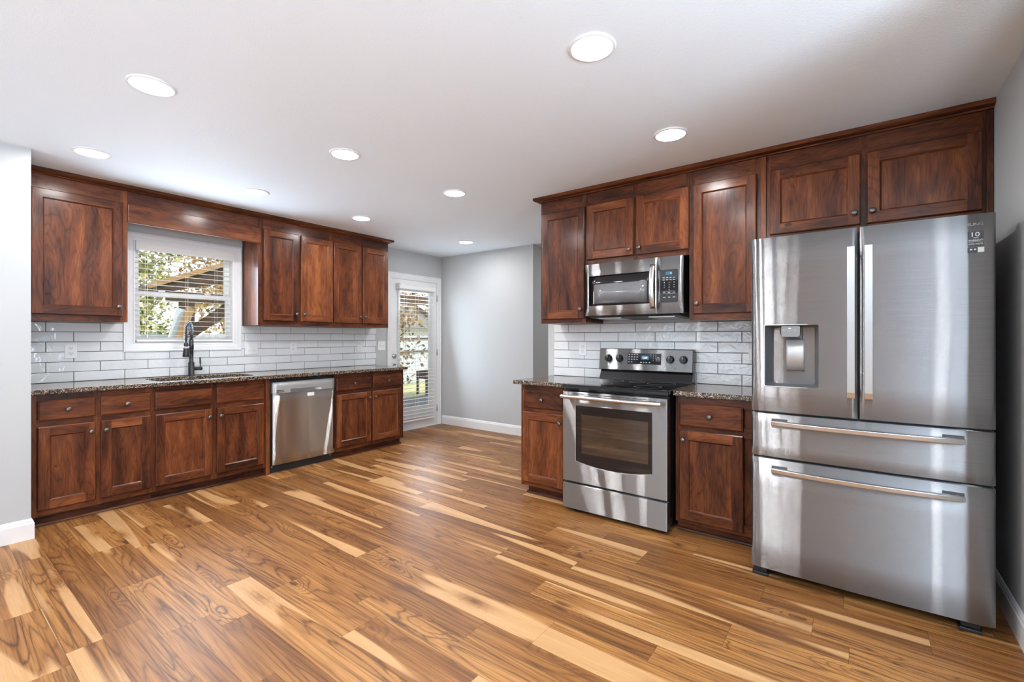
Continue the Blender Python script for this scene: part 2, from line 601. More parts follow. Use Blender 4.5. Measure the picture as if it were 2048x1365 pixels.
    def build(self, name, mat, parent=None, bevel=0.0, seg=2, weld=True):
        F = self.F
        base = Vector(parent.location) if parent is not None and parent.parent is None else None
        if parent is not None and parent.parent is not None:
            base = Vector(parent.parent.location)
        vs_ = [Vector(F(*p)) for p in self.v]
        if base is not None:
            vs_ = [p - base for p in vs_]
        me = bpy.data.meshes.new(name)
        bm = bmesh.new()
        uvl = bm.loops.layers.uv.new('UVMap')
        tl = bm.faces.layers.float.new('tone')
        bv = [bm.verts.new(p) for p in vs_]
        for idx, uvs, tone, mi, sm in self.f:
            try:
                fc = bm.faces.new([bv[i] for i in idx])
            except ValueError:
                continue
            for lp, uv in zip(fc.loops, uvs):
                lp[uvl].uv = uv
            fc[tl] = tone
            fc.material_index = mi
            fc.smooth = sm
        if weld:
            bmesh.ops.remove_doubles(bm, verts=bm.verts, dist=1e-5)
            bmesh.ops.dissolve_degenerate(bm, edges=bm.edges, dist=1e-6)
        bmesh.ops.recalc_face_normals(bm, faces=bm.faces)
        bm.to_mesh(me)
        bm.free()
        for m in (mat if isinstance(mat, (list, tuple)) else [mat]):
            me.materials.append(m)
        o = bpy.data.objects.new(name, me)
        COL.objects.link(o)
        if parent is not None:
            o.parent = parent
        if bevel:
            bvm = o.modifiers.new('bevel', 'BEVEL')
            bvm.width = bevel
            bvm.segments = seg
            bvm.limit_method = 'ANGLE'
            bvm.angle_limit = math.radians(40)
            bvm.harden_normals = False
        return o


def thing(name, label, cat, loc, group=None):
    o = bpy.data.objects.new(name, None)
    o.empty_display_size = 0.1
    o.location = loc
    o['label'] = label
    o['category'] = cat
    if group:
        o['group'] = group
    COL.objects.link(o)
    return o


def tag(o, label, cat, group=None):
    o['label'] = label
    o['category'] = cat
    if group:
        o['group'] = group
    return o


def struct(o, label, cat):
    o['kind'] = 'structure'
    o['label'] = label
    o['category'] = cat
    return o


def rrect(s0, s1, z0, z1, r, n=6):
    pts = []
    for cx, cz, a0 in ((s1 - r, z0 + r, -PI / 2), (s1 - r, z1 - r, 0), (s0 + r, z1 - r, PI / 2), (s0 + r, z0 + r, PI)):
        for i in range(n + 1):
            a = a0 + PI / 2 * i / n
            pts.append((cx + r * math.cos(a), cz + r * math.sin(a)))
    return pts


def text_mesh(name, body, F, s0, s1, z0, z1, d, mat, parent, thick=0.0006, stretch=True):
    """printed lettering fitted into a rectangle of a surface; F maps (s, d, z)"""
    cu = bpy.data.curves.new(name, 'FONT')
    cu.body = body
    cu.align_x = 'LEFT'
    cu.resolution_u = 2
    to = bpy.data.objects.new(name + ' outline', cu)
    COL.objects.link(to)
    dg = bpy.context.evaluated_depsgraph_get()
    dg.update()
    me0 = bpy.data.meshes.new_from_object(to.evaluated_get(dg))
    bpy.data.objects.remove(to, do_unlink=True)
    bpy.data.curves.remove(cu)
    xs = [v.co.x for v in me0.vertices]
    ys = [v.co.y for v in me0.vertices]
    x0, x1, y0, y1 = min(xs), max(xs), min(ys), max(ys)
    sx = (s1 - s0) / (x1 - x0)
    sy = (z1 - z0) / (y1 - y0) if stretch else abs(sx)
    mb = MB(F)
    P = [(s0 + (v.co.x - x0) * sx, z0 + (v.co.y - y0) * sy) for v in me0.vertices]
    for p in me0.polygons:
        mb.face([(P[i][0], d, P[i][1]) for i in p.vertices], 0, 0.5)
    bpy.data.meshes.remove(me0)
    return mb.build(name, mat, parent, weld=False)


# ------------------------------------------------------------------ floor, ceiling, walls
def build_floor():
    mb = MB()
    widths = [0.185, 0.15, 0.115]
    known = {}   # row top -> joint phase and strip length
    top = 2.645
    rows = []
    y = top
    k = 0
    while y > -3.3:
        w = widths[k % 3]
        rows.append((y - w, y, k % 3))
        y -= w
        k += 1
    y = top
    k = 2
    while y < 7.2:
        w = widths[k % 3]
        rows.append((y, y + w, k % 3))
        y += w
        k = (k - 1) % 3
    phase = [(2.55, -0.377, .612), (2.38, -0.16, 1.224), (2.25, -0.03, 1.224), (2.10, -0.444, 1.224), (1.93, -1.292, 1.224),
             (1.80, -0.655, 1.224), (1.65, -2.297, 1.224), (1.47, -1.318, 1.224), (1.34, -1.897, 1.224), (1.20, -2.943, .604),
             (1.03, -2.557, 1.224), (0.89, -2.22, 1.224), (0.75, -3.56, .604), (0.55, -2.555, 1.224), (0.30, -3.03, .612), (2.70, -1.28, 1.224), (2.83, -1.38, .612)]
    gap = 0.0004
    for y0, y1, kind in rows:
        ph, L = rng.uniform(0, 1.2), (0.612 if kind == 0 and rng.random() < 0.6 else 1.224)
        for py, pj, pl in phase:
            if y0 < py < y1:
                ph, L = pj, pl
        x = ph - L * math.ceil((ph + 5.1) / L)
        while x < 3.3:
            a, b = max(x, -5.1), min(x + L, 3.3)
            if b > a + 0.01:
                off = (rng.uniform(0, 60), rng.uniform(0, 60))
                mb.face([(a + gap, y0 + gap, 0.0), (b - gap, y0 + gap, 0.0), (b - gap, y1 - gap, 0.0), (a + gap, y1 - gap, 0.0)],
                        0, rng.random() ** 1.1, off, 0)
            x += L
    mb.box(-5.1, 3.3, -3.4, 7.3, -0.12, -0.001, 0, 0.5, 1)
    o = mb.build('floor', [M['floor'], M['floor_base']], weld=False)
    struct(o, 'multi toned acacia plank floor running through the whole kitchen', 'floor')


build_floor()
mb = MB()
mb.box(-5.1, 3.3, -3.4, 7.3, CEIL, CEIL + 0.14, 0)
struct(mb.build('ceiling', M['ceiling']), 'white lightly textured ceiling with recessed lights', 'ceiling')

# window opening and door opening in the sink wall
WY0, WY1, WZ0, WZ1 = 1.185, 1.972, 1.205, 2.085
DY0, DY1, DZ1 = 3.868, 4.700, 2.065
mb = MB()
T = 0.16
for y0, y1, z0, z1 in ((0.37, WY0, 0, CEIL), (WY0, WY1, 0, WZ0), (WY0, WY1, WZ1, CEIL), (WY1, DY0, 0, CEIL), (DY0, DY1, DZ1, CEIL), (DY1, 4.94, 0, CEIL)):
    mb.box(XA - T, XA, y0, y1, z0, z1)
struct(mb.build('wall_left', M['wall'], weld=False), 'grey painted wall behind the sink with window and garden door', 'wall')
mb = MB()
mb.box(-4.257, -4.137, -3.4, 0.493, 0, CEIL)
mb.box(XA - T, -4.257, 0.373, 0.493, 0, CEIL)
struct(mb.build('wall_near_left', M['wall'], weld=False), 'pale grey wall return at the left edge beside the sink run', 'wall')
mb = MB()
mb.box(-2.29, 0.70, YB, YB + 0.12, 0, CEIL)
struct(mb.build('wall_back', M['wall']), 'grey wall behind the range and refrigerator', 'wall')
mb = MB()
mb.box(0.54, 0.70, 1.90, YB, 0, CEIL)
struct(mb.build('wall_right', M['wall']), 'grey wall right of the refrigerator', 'wall')
mb = MB()
mb.box(XA, -3.274, 4.79, 4.94, 0, CEIL)
mb.box(-3.40, -3.274, 4.94, 7.2, 0, CEIL)
struct(mb.build('wall_far', M['wall'], weld=False), 'pale grey wall between garden door and hallway opening', 'wall')
mb = MB()
mb.box(-3.40, -1.9, 7.2, 7.32, 0, CEIL)
mb.box(-2.02, -1.9, YB + 0.12, 7.2, 0, CEIL)
struct(mb.build('wall_hall', M['wall'], weld=False), 'pale hallway walls behind the stove wall', 'wall')
# wall behind the camera with bare openings added for the fill lights
mb = MB()
for x0, x1, z0, z1 in ((-4.257, -3.9, 0, CEIL), (-3.9, -1.3, 2.2, CEIL), (-3.9, -1.3, 0, 0.1), (-1.3, 1.1, 0, CEIL), (1.1, 2.4, 0, 0.35), (1.1, 2.4, 2.1, CEIL), (2.4, 3.1, 0, CEIL)):
    mb.box(x0, x1, -3.4, -3.25, z0, z1)
for y0, y1, z0, z1 in ((-3.25, -1.95, 0, CEIL), (-1.95, 1.15, 2.12, CEIL), (-1.95, 1.15, 0, 0.1), (1.15, 1.90, 0, CEIL)):
    mb.box(3.0, 3.15, y0, y1, z0, z1)
mb.box(0.70, 3.15, 1.90, 2.05, 0, CEIL)
struct(mb.build('wall_near', M['wall'], weld=False), 'unseen wall behind the viewpoint with openings added for fill light', 'wall')


def baseboard(name, pts, label):
    """profiled skirting along a floor polyline; the room is on the left of the path"""
    prof = [(0.0, 0.0), (0.014, 0.0), (0.014, 0.098), (0.010, 0.106), (0.010, 0.112), (0.004, 0.124), (0.0, 0.127)]
    mb = MB()
    rs = []
    n = len(pts)
    for i, p in enumerate(pts):
        p = Vector((p[0], p[1], 0))
        nrm = Vector((0, 0, 0))
        if i > 0:
            t = Vector((*pts[i], 0)) - Vector((*pts[i - 1], 0))
            a = Vector((-t.y, t.x, 0)).normalized()
            nrm += a
        if i < n - 1:
            t = Vector((*pts[i + 1], 0)) - Vector((*pts[i], 0))
            b = Vector((-t.y, t.x, 0)).normalized()
            nrm += b
        if 0 < i < n - 1:
            nrm = nrm.normalized() / max(0.3, math.cos(a.angle(b) / 2))
        rs.append([tuple(p + nrm * o_ + Vector((0, 0, z))) for o_, z in prof])
    mb.rings(rs, True, True, True, False)
    struct(mb.build(name, M['trim']), label, 'baseboard')


baseboard('baseboard_left', [(-4.30, 0.493), (-4.137, 0.493), (-4.137, -3.25)], 'white baseboard wrapping the wall return at left')
baseboard('baseboard_far', [(-3.274, 7.1), (-3.274, 4.79), (-4.88, 4.79)], 'white baseboard along the far pale wall')
baseboard('baseboard_right', [(0.70, 1.90), (0.54, 1.90), (0.54, YB)], 'white baseboard on the wall right of the refrigerator')


# ------------------------------------------------------------------ window and door in the sink wall
def frame4(mb, s0, s1, z0, z1, w, d0, d1, mat=0):
    mb.box(s0, s0 + w, d0, d1, z0, z1, 2, mat=mat)
    mb.box(s1 - w, s1, d0, d1, z0, z1, 2, mat=mat)
    mb.box(s0 + w, s1 - w, d0, d1, z0, z0 + w, 0, mat=mat)
    mb.box(s0 + w, s1 - w, d0, d1, z1 - w, z1, 0, mat=mat)


def picture_casing(name, s0, s1, z0, z1, w, label, bottom=True):
    """mitred casing with a stepped profile, outer size given"""
    prof = [(0.0, 0.0), (0.0, 0.019), (w * 0.16, 0.021), (w * 0.24, 0.014), (w * 0.62, 0.013), (w * 0.70, 0.009), (w * 0.92, 0.008), (w, 0.005), (w, 0.0)]
    mb = MB(FA)
    if bottom:
        cs = [(s0, z0, 1, 1), (s1, z0, -1, 1), (s1, z1, -1, -1), (s0, z1, 1, -1), (s0, z0, 1, 1)]
    else:
        cs = [(s0, z0, 1, 0), (s0, z1, 1, -1), (s1, z1, -1, -1), (s1, z0, -1, 0)]
    rs = [[(a + i * o_, d, b + j * o_) for o_, d in prof] for a, b, i, j in cs]
    mb.rings(rs, False, not bottom, not bottom, False)
    struct(mb.build(name, M['trim']), label, 'trim')


picture_casing('trim_1', 1.118, 2.034, 1.140, 2.150, 0.066, 'white stepped casing around the kitchen window')
picture_casing('trim_2', 3.805, 4.765, 0.0, 2.125, 0.066, 'white casing around the garden door', bottom=False)

win = bpy.data.objects.new('window_1', None)
win.location = (XA - 0.08, (WY0 + WY1) / 2, WZ0)
COL.objects.link(win)
struct(win, 'white double hung window above the sink', 'window')
mb = MB(FA)
e = 0.002
for a in ((WY0 + e, WY0 + 0.014, -T, 0.0, WZ0 + e, WZ1 - e), (WY1 - 0.014, WY1 - e, -T, 0.0, WZ0 + e, WZ1 - e),
          (WY0 + 0.014, WY1 - 0.014, -T, 0.0, WZ0 + e, WZ0 + 0.014), (WY0 + 0.014, WY1 - 0.014, -T, 0.0, WZ1 - 0.014, WZ1 - e)):
    mb.box(*a)
mb.build('jamb', M['trim'], win)
mb = MB(FA)
frame4(mb, WY0 + 0.014, WY1 - 0.014, 1.625, WZ1 - 0.014, 0.042, -0.105, -0.075)
mb.build('upper_sash', M['trim'], win, 0.003)
mb = MB(FA)
frame4(mb, WY0 + 0.014, WY1 - 0.014, WZ0 + 0.014, 1.662, 0.042, -0.074, -0.044)
low = mb.build('lower_sash', M['trim'], win, 0.003)
mb = MB(FA)
mb.box(WY0 + 0.05, WY1 - 0.05, -0.092, -0.088, 1.66, WZ1 - 0.05)
mb.build('upper_pane', M['glass'], win)
mb = MB(FA)
mb.box(WY0 + 0.05, WY1 - 0.05, -0.061, -0.057, WZ0 + 0.05, 1.625)
mb.build('lower_pane', M['glass'], win)
mb = MB(FA)
for s in (1.40, 1.76):
    mb.box(s - 0.025, s + 0.025, -0.060, -0.048, 1.6625, 1.674)
mb.build('sash_lock', M['trim'], win, 0.002)

door = bpy.data.objects.new('door_1', None)
door.location = (XA - 0.02, (DY0 + DY1) / 2, 0)
COL.objects.link(door)
struct(door, 'white garden door with a long glass lite', 'door')
mb = MB(FA)
mb.box(DY0 + 0.001, DY0 + 0.016, -T, 0.003, 0.0, DZ1 - 0.001)
mb.box(DY1 - 0.016, DY1 - 0.001, -T, 0.003, 0.0, DZ1 - 0.001)
mb.box(DY0 + 0.016, DY1 - 0.016, -T, 0.003, DZ1 - 0.016, DZ1 - 0.001)
mb.build('door_jamb', M['trim'], door, weld=False)
mb = MB(FA)
LY0, LY1, LZ0, LZ1 = 3.995, 4.56, 0.285, 1.90
mb.plate([(DY0 + 0.019, 0.012), (DY1 - 0.019, 0.012), (DY1 - 0.019, DZ1 - 0.019), (DY0 + 0.019, DZ1 - 0.019)], [[(LY0, LZ0), (LY1, LZ0), (LY1, LZ1), (LY0, LZ1)]], -0.045, -0.002)
leaf = mb.build('door_leaf', M['trim'], door, weld=False)
mb = MB(FA)
frame4(mb, LY0 - 0.012, LY1 + 0.012, LZ0 - 0.012, LZ1 + 0.012, 0.034, -0.002, 0.010)
mb.build('lite_frame', M['trim'], door, 0.004)
mb = MB(FA)
mb.box(LY0, LY1, -0.028, -0.022, LZ0, LZ1)
mb.build('pane', M['glass'], door)
mb = MB(FA)
mb.box(DY0 + 0.02, DY1 - 0.02, -0.06, 0.012, 0.0005, 0.0115)
mb.build('threshold', M['trim'], door)
mb = MB(FA)
mb.lathe([(0.030, 0.0), (0.030, 0.012), (0.026, 0.018), (0.010, 0.020), (0.010, 0.034), (0.008, 0.036)], (3.925, -0.002, 1.018), 1, 24)
mb.build('deadbolt', M['nickel'], door)
mb = MB(FA)
mb.lathe([(0.032, 0.0), (0.032, 0.008), (0.014, 0.014), (0.013, 0.035), (0.026, 0.045), (0.028, 0.060), (0.018, 0.070)], (3.925, -0.002, 0.885), 1, 24)
mb.build('door_knob', M['nickel'], door)
for zz in (0.24, 1.05, 1.83):
    mb = MB(FA)
    mb.lathe([(0.006, -0.045), (0.0075, -0.044), (0.0075, 0.044), (0.006, 0.045)], (4.693, 0.010, zz), 2, 10)
    mb.box(4.684, 4.702, 0.0031, 0.006, zz - 0.044, zz + 0.044)
    mb.build('hinge', M['nickel'], door)


def blind(name, label, s0, s1, dc, ztop, zslat0, zbot, pitch, parts_label, front):
    """2 inch slat blind on the sink wall: valance, slats, bottom rail, cords"""
    r = thing(name, label, 'blind', FA((s0 + s1) / 2, dc, zbot))
    mb = MB(FA)
    # curved valance front plus head rail
    prof = [(front, ztop - 0.075), (front + 0.006, ztop - 0.066), (front + 0.006, ztop - 0.020), (front + 0.012, ztop - 0.008), (front + 0.012, ztop), (front, ztop)]
    rs = [[(s, d, z) for d, z in prof] for s in (s0 - 0.008, s1 + 0.008)]
    mb.rings(rs, True, True, True, False)
    for s in (s0 - 0.008, s1 + 0.002):
        mb.box(s, s + 0.006, dc - 0.02, front, ztop - 0.075, ztop)
    mb.box(s0, s1, dc - 0.025, dc + 0.025, ztop - 0.05, ztop - 0.004)
    mb.build('valance', M['blind'], r)
    mb = MB(FA)
    z = zslat0
    while z > zbot + 0.03:
        th = 0.0010
        arc = [(-0.024, 0), (-0.012, 0.0010), (0, 0.0014), (0.012, 0.0010), (0.024, 0)]
        top = [(dc + a, z + b) for a, b in arc]
        bot = [(dc + a, z + b - th * 2) for a, b in reversed(arc)]
        rs = [[(s, d, zz) for d, zz in top + bot] for s in (s0, s1)]
        mb.rings(rs, True, True, True, False)
        z -= pitch
    mb.build('slats', M['blind'], r)
    mb = MB(FA)
    mb.box(s0, s1, dc - 0.026, dc + 0.026, zbot, zbot + 0.018)
    mb.build('bottom_rail', M['blind'], r, 0.003)
    for f in (0.18, 0.5, 0.82):
        mb = MB(FA)
        s = s0 + (s1 - s0) * f
        for dd in (-0.0262, 0.0262):
            mb.box(s - 0.0008, s + 0.0008, dc + dd - 0.0006, dc + dd + 0.0006, zbot + 0.01, ztop - 0.05)
        mb.build('ladder_cord', M['blind'], r)
    return r


wb = blind('window_blind', 'white slatted blind with open slats in the window above the sink', 1.206, 1.952, -0.012, 2.080, 1.988, 1.2225, 0.0445, '', 0.022)
for s, zt in ((1.262, 1.29), (1.278, 1.265)):
    mb = MB(FA)
    mb.box(s - 0.001, s + 0.001, 0.018, 0.020, zt, 2.01)
    mb.lathe([(0.002, 0.022), (0.006, 0.0), (0.0065, -0.006), (0.002, -0.007)], (s, 0.019, zt), 2, 10)
    mb.build('pull_cord', M['blind'], wb)
db = blind('door_blind', 'tall narrow white slatted blind on the garden door', 3.968, 4.590, 0.042, 1.985, 1.885, 0.125, 0.0505, '', 0.070)
mb = MB(FA)
mb.box(3.955, 3.962, 0.0005, 0.065, 1.905, 1.983)
mb.build('head_bracket', M['blind'], db)
mb = MB(FA)
mb.box(4.052, 4.054, 0.076, 0.078, 0.98, 1.91)
mb.lathe([(0.002, 0.02), (0.006, 0.0), (0.006, -0.012), (0.003, -0.016)], (4.053, 0.077, 0.98), 2, 10)
mb.build('pull_cord', M['rust_metal'], db)


# ------------------------------------------------------------------ cabinets
KNOBS = {}


def knob(F, s, d, z, parent):
    root = parent.parent
    key = F.__name__
    if key not in KNOBS:
        mb = MB(F)
        o0 = F(0, 0, 0)
        mb.F = lambda a, b, c: tuple(Vector(F(a, b, c)) - Vector(o0))
        mb.lathe([(0.0085, 0.0), (0.0075, 0.004), (0.0062, 0.012), (0.0075, 0.016), (0.0145, 0.019), (0.0160, 0.0225), (0.0145, 0.026), (0.009, 0.0285), (0.003, 0.0295)],
                 (0, 0, 0), 1, 20)
        o = mb.build('knob', M['pewter'])
        COL.objects.unlink(o)
        KNOBS[key] = o.data
        bpy.data.objects.remove(o)
    o = bpy.data.objects.new('knob', KNOBS[key])
    o.parent = parent
    o.location = Vector(F(s, d, z)) - Vector(root.location)
    COL.objects.link(o)


def door_front(F, s0, s1, z0, z1, d0, root, name='door', w=0.056, th=0.020):
    """recessed flat panel door, butt jointed frame with a bead"""
    mb = MB(F)
    c = 0.005
    d1 = d0 + th
    # back and outer edge with a chamfer
    O = [(s0, z0), (s1, z0), (s1, z1), (s0, z1)]
    I = [(s0 + c, z0 + c), (s1 - c, z0 + c), (s1 - c, z1 - c), (s0 + c, z1 - c)]
    tn = 0.30 + 0.4 * rng.random()
    for i in range(4):
        a, b = O[i], O[(i + 1) % 4]
        p, q = I[i], I[(i + 1) % 4]
        g = 0 if i % 2 == 0 else 2
        off = (rng.uniform(0, 40), rng.uniform(0, 40))
        mb.face([(a[0], d0, a[1]), (b[0], d0, b[1]), (b[0], d1 - c, b[1]), (a[0], d1 - c, a[1])], g, tn, off)
        mb.face([(a[0], d1 - c, a[1]), (b[0], d1 - c, b[1]), (q[0], d1, q[1]), (p[0], d1, p[1])], g, tn, off)
    mb.face([(x, d0, z) for x, z in O], 2, tn)
    # front faces of stiles and rails
    si0, si1, zi0, zi1 = s0 + w, s1 - w, z0 + w + 0.004, z1 - w - 0.004
    R = lambda a, b, e_, f, g: mb.face([(a, d1, e_), (b, d1, e_), (b, d1, f), (a, d1, f)], g, max(0, min(1, tn + rng.uniform(-0.28, 0.28))))
    R(s0 + c, si0, z0 + c, z1 - c, 2)
    R(si1, s1 - c, z0 + c, z1 - c, 2)
    R(si0, si1, z0 + c, zi0, 0)
    R(si0, si1, zi1, z1 - c, 0)
    # bead down to the panel
    b = 0.009
    dp = d1 - 0.009
    A = [(si0, zi0), (si1, zi0), (si1, zi1), (si0, zi1)]
    B = [(si0 + b * .35, zi0 + b * .35), (si1 - b * .35, zi0 + b * .35), (si1 - b * .35, zi1 - b * .35), (si0 + b * .35, zi1 - b * .35)]
    C = [(si0 + b, zi0 + b), (si1 - b, zi0 + b), (si1 - b, zi1 - b), (si0 + b, zi1 - b)]
    for i in range(4):
        j = (i + 1) % 4
        g = 0 if i % 2 == 0 else 2
        mb.face([(A[i][0], d1, A[i][1]), (A[j][0], d1, A[j][1]), (B[j][0], d1 - 0.003, B[j][1]), (B[i][0], d1 - 0.003, B[i][1])], g, tn)
        mb.face([(B[i][0], d1 - 0.003, B[i][1]), (B[j][0], d1 - 0.003, B[j][1]), (C[j][0], dp, C[j][1]), (C[i][0], dp, C[i][1])], g, tn)
    mb.face([(x, dp, z) for x, z in C], 2, max(0.25, min(0.95, tn + rng.uniform(-0.1, 0.25))))
    return mb.build(name, M['wood'], root, weld=False)


def slab_front(F, s0, s1, z0, z1, d0, root, name='drawer', th=0.020, c=0.009):
    mb = MB(F)
    d1 = d0 + th
    tn = rng.uniform(0.2, 0.6)
    O = [(s0, z0), (s1, z0), (s1, z1), (s0, z1)]
    I = [(s0 + c, z0 + c), (s1 - c, z0 + c), (s1 - c, z1 - c), (s0 + c, z1 - c)]
    off = (rng.uniform(0, 40), rng.uniform(0, 40))
    for i in range(4):
        a, b, p, q = O[i], O[(i + 1) % 4], I[i], I[(i + 1) % 4]
        mb.face([(a[0], d0, a[1]), (b[0], d0, b[1]), (b[0], d1 - 0.007, b[1]), (a[0], d1 - 0.007, a[1])], 0, tn, off)
        mb.face([(a[0], d1 - 0.007, a[1]), (b[0], d1 - 0.007, b[1]), (q[0], d1, q[1]), (p[0], d1, p[1])], 0, tn, off)
    mb.face([(x, d0, z) for x, z in O], 0, tn, off)
    mb.face([(x, d1, z) for x, z in I], 0, tn, off)
    return mb.build(name, M['wood'], root, weld=False)


def cabinet(F, name, label, s0, s1, z0, z1, df, doors, drawers=(), toe=None, stiles=(), rails=(), group=None, sw=0.03, ztop=None):
    """face framed cabinet box; doors/drawers are (s0, s1, z0, z1, knob_s, knob_z or None)"""
    r = thing(name, label, 'cabinet', F((s0 + s1) / 2, df / 2, z0 if toe is None else 0.0), group)
    mb = MB(F)
    mb.box(s0 + 0.001, s1 - 0.001, 0.016, df - 0.018, z0 + 0.0005, (ztop or z1) - 0.0005, 2, 0.3)
    f0 = df - 0.019
    vs_ = [(s0, s0 + sw)] + list(stiles) + [(s1 - sw, s1)]
    for a, b in vs_:
        mb.box(a + 0.0005, b - 0.0005, f0, df, z0, z1, 2, rng.uniform(0.15, 0.5))
    hz = list(rails)
    for (a0, a1), (b0, b1) in zip(vs_[:-1], vs_[1:]):
        for c0, c1 in hz:
            mb.box(a1 - 0.0005, b0 + 0.0005, f0, df - 0.0004, c0, c1, 0, rng.uniform(0.15, 0.5))
    mb.build('carcass', M['wood'], r, weld=False)
    if toe is not None:
        ts0, ts1, td = toe
        mb = MB(F)
        mb.box(ts0, ts1, 0.016, td, 0.0, z0 - 0.0005, 0, 0.2)
        mb.build('toe_kick', M['wood'], r)
    for a, b, c, d_, ks, kz in doors:
        o = door_front(F, a, b, c, d_, df + 0.001, r)
        if ks is not None:
            knob(F, ks, df + 0.021, kz, o)
    for a, b, c, d_, ks, kz in drawers:
        o = slab_front(F, a, b, c, d_, df + 0.001, r)
        if ks is not None:
            knob(F, ks, df + 0.021, kz, o)
    return r


DFA, DFB = 0.569, 0.564         # face frame depth of base cabinets on each wall
UFA, UFB = 0.344, 0.319         # of wall cabinets
TOEA, TOEB = 0.533, 0.514
DT, DB = 0.838, 0.704           # drawer top and bottom
PT, PB = 0.665, 0.112           # base door top and bottom
ZT = 0.884
rails = [(0.07, 0.13), (0.655, 0.714), (0.825, 0.8835)]


def dz(s0, s1, knob_=True):
    return (s0, s1, DB, DT, (s0 + s1) / 2 if knob_ else None, (DB + DT) / 2)


def dd(s0, s1, side):
    return (s0, s1, PB, PT, s1 - 0.026 if side > 0 else s0 + 0.026, 0.600)


cabinet(FA, 'base_cabinet', 'dark wood base cabinet at far left, two drawers above two doors, left of the sink', 0.496, 1.166, 0.07, ZT - 0.0005, DFA,
        [dd(0.545, 0.834, 1), dd(0.862, 1.152, -1)], [dz(0.545, 0.834), dz(0.862, 1.152)], (0.496, 1.166, TOEA), [(0.825, 0.872)], rails, sw=0.045)
cabinet(FA, 'sink_cabinet', 'dark wood base cabinet under the sink with two knobless false drawer fronts', 1.166, 2.006, 0.07, ZT - 0.0005, DFA,
        [dd(1.181, 1.570, 1), dd(1.605, 1.988, -1)], [dz(1.181, 1.570, False), dz(1.605, 1.988, False)], (1.166, 2.006, TOEA), [(1.562, 1.613)], rails, sw=0.022, ztop=0.68)
cabinet(FA, 'base_cabinet', 'dark wood base cabinet at the end of the sink run between dishwasher and garden door', 2.697, 3.601, 0.07, ZT - 0.0005, DFA,
        [dd(2.716, 3.137, 1), dd(3.166, 3.563, -1)], [dz(2.716, 3.137), dz(3.166, 3.563)], (2.697, 3.577, TOEA), [(3.130, 3.173)], rails, sw=0.03)
mb = MB(FA)
mb.box(2.0065, 2.042, 0.02, DFA + 0.012, 0.0, ZT - 0.001, 2, 0.75)
tag(mb.build('end_panel', M['wood'], bevel=0.002), 'narrow brown upright panel between the sink cabinet and the dishwasher', 'panel')

railsU = [(1.378, 1.435), (2.285, 2.400)]
ZU0, ZU1 = 1.378, 2.400


def du(s0, s1, side, z0=1.424, z1=2.302):
    return (s0, s1, z0, z1, s1 - 0.028 if side > 0 else s0 + 0.028, z0 + 0.072)


cabinet(FA, 'wall_cabinet', 'single door dark wood wall cabinet left of the window, near the left wall return', 0.496, 1.068, ZU0, ZU1, UFA, [du(0.541, 1.034, 1)], rails=railsU, sw=0.045)
cabinet(FA, 'wall_cabinet', 'two door dark wood wall cabinet directly right of the kitchen window', 2.043, 2.8215, ZU0, ZU1, UFA,
        [du(2.090, 2.433, 1), du(2.460, 2.815, -1)], stiles=[(2.425, 2.468)], rails=railsU, sw=0.045)
cabinet(FA, 'wall_cabinet', 'two door dark wood wall cabinet at the garden door end of the sink wall', 2.8215, 3.557, ZU0, ZU1, UFA,
        [du(2.828, 3.175, 1), du(3.193, 3.545, -1)], stiles=[(3.168, 3.200)], rails=railsU, sw=0.012)
r = thing('window_valance', 'dark wood valance board bridging the cabinets over the window', 'valance', FA(1.555, 0.34, 2.155))
mb = MB(FA)
mb.box(1.069, 2.042, UFA - 0.019, UFA - 0.0005, 2.290, 2.400, 0, 0.35)
mb.build('filler_board', M['wood'], r)
mb = MB(FA)
mb.box(1.066, 2.064, UFA + 0.001, UFA + 0.021, 2.155, 2.300, 0, 0.45)
mb.build('front_board', M['wood'], r, 0.004)


def crown(F, s0, s1, df, name, label, ret0, ret1):
    """two step crown strip under the ceiling, returned to the wall at the open end"""
    prof = [(0.0, 2.4005), (0.016, 2.4005), (0.020, 2.407), (0.036, 2.411), (0.046, 2.416), (0.051, 2.422), (0.051, 2.4395), (0.0, 2.4395)]
    mb = MB(F)
    rs = []
    if ret0:
        rs.append([(s0 - o_, 0.003, z) for o_, z in prof])
        rs.append([(s0 - o_, df + o_, z) for o_, z in prof])
    else:
        rs.append([(s0, df + o_, z) for o_, z in prof])
    if ret1:
        rs.append([(s1 + o_, df + o_, z) for o_, z in prof])
        rs.append([(s1 + o_, 0.003, z) for o_, z in prof])
    else:
        rs.append([(s1, df + o_, z) for o_, z in prof])
    mb.rings(rs, True, True, True, False, 0, 0.4)
    mb.box(s0 + 0.002, s1 - 0.002, 0.01, df - 0.001, 2.4005, 2.438, 0, 0.3)
    return tag(mb.build(name, M['wood'], weld=False), label, 'molding')


crown(FA, 0.497, 3.557, UFA, 'crown_molding', 'dark wood crown molding topping the cabinets of the sink wall', False, True)

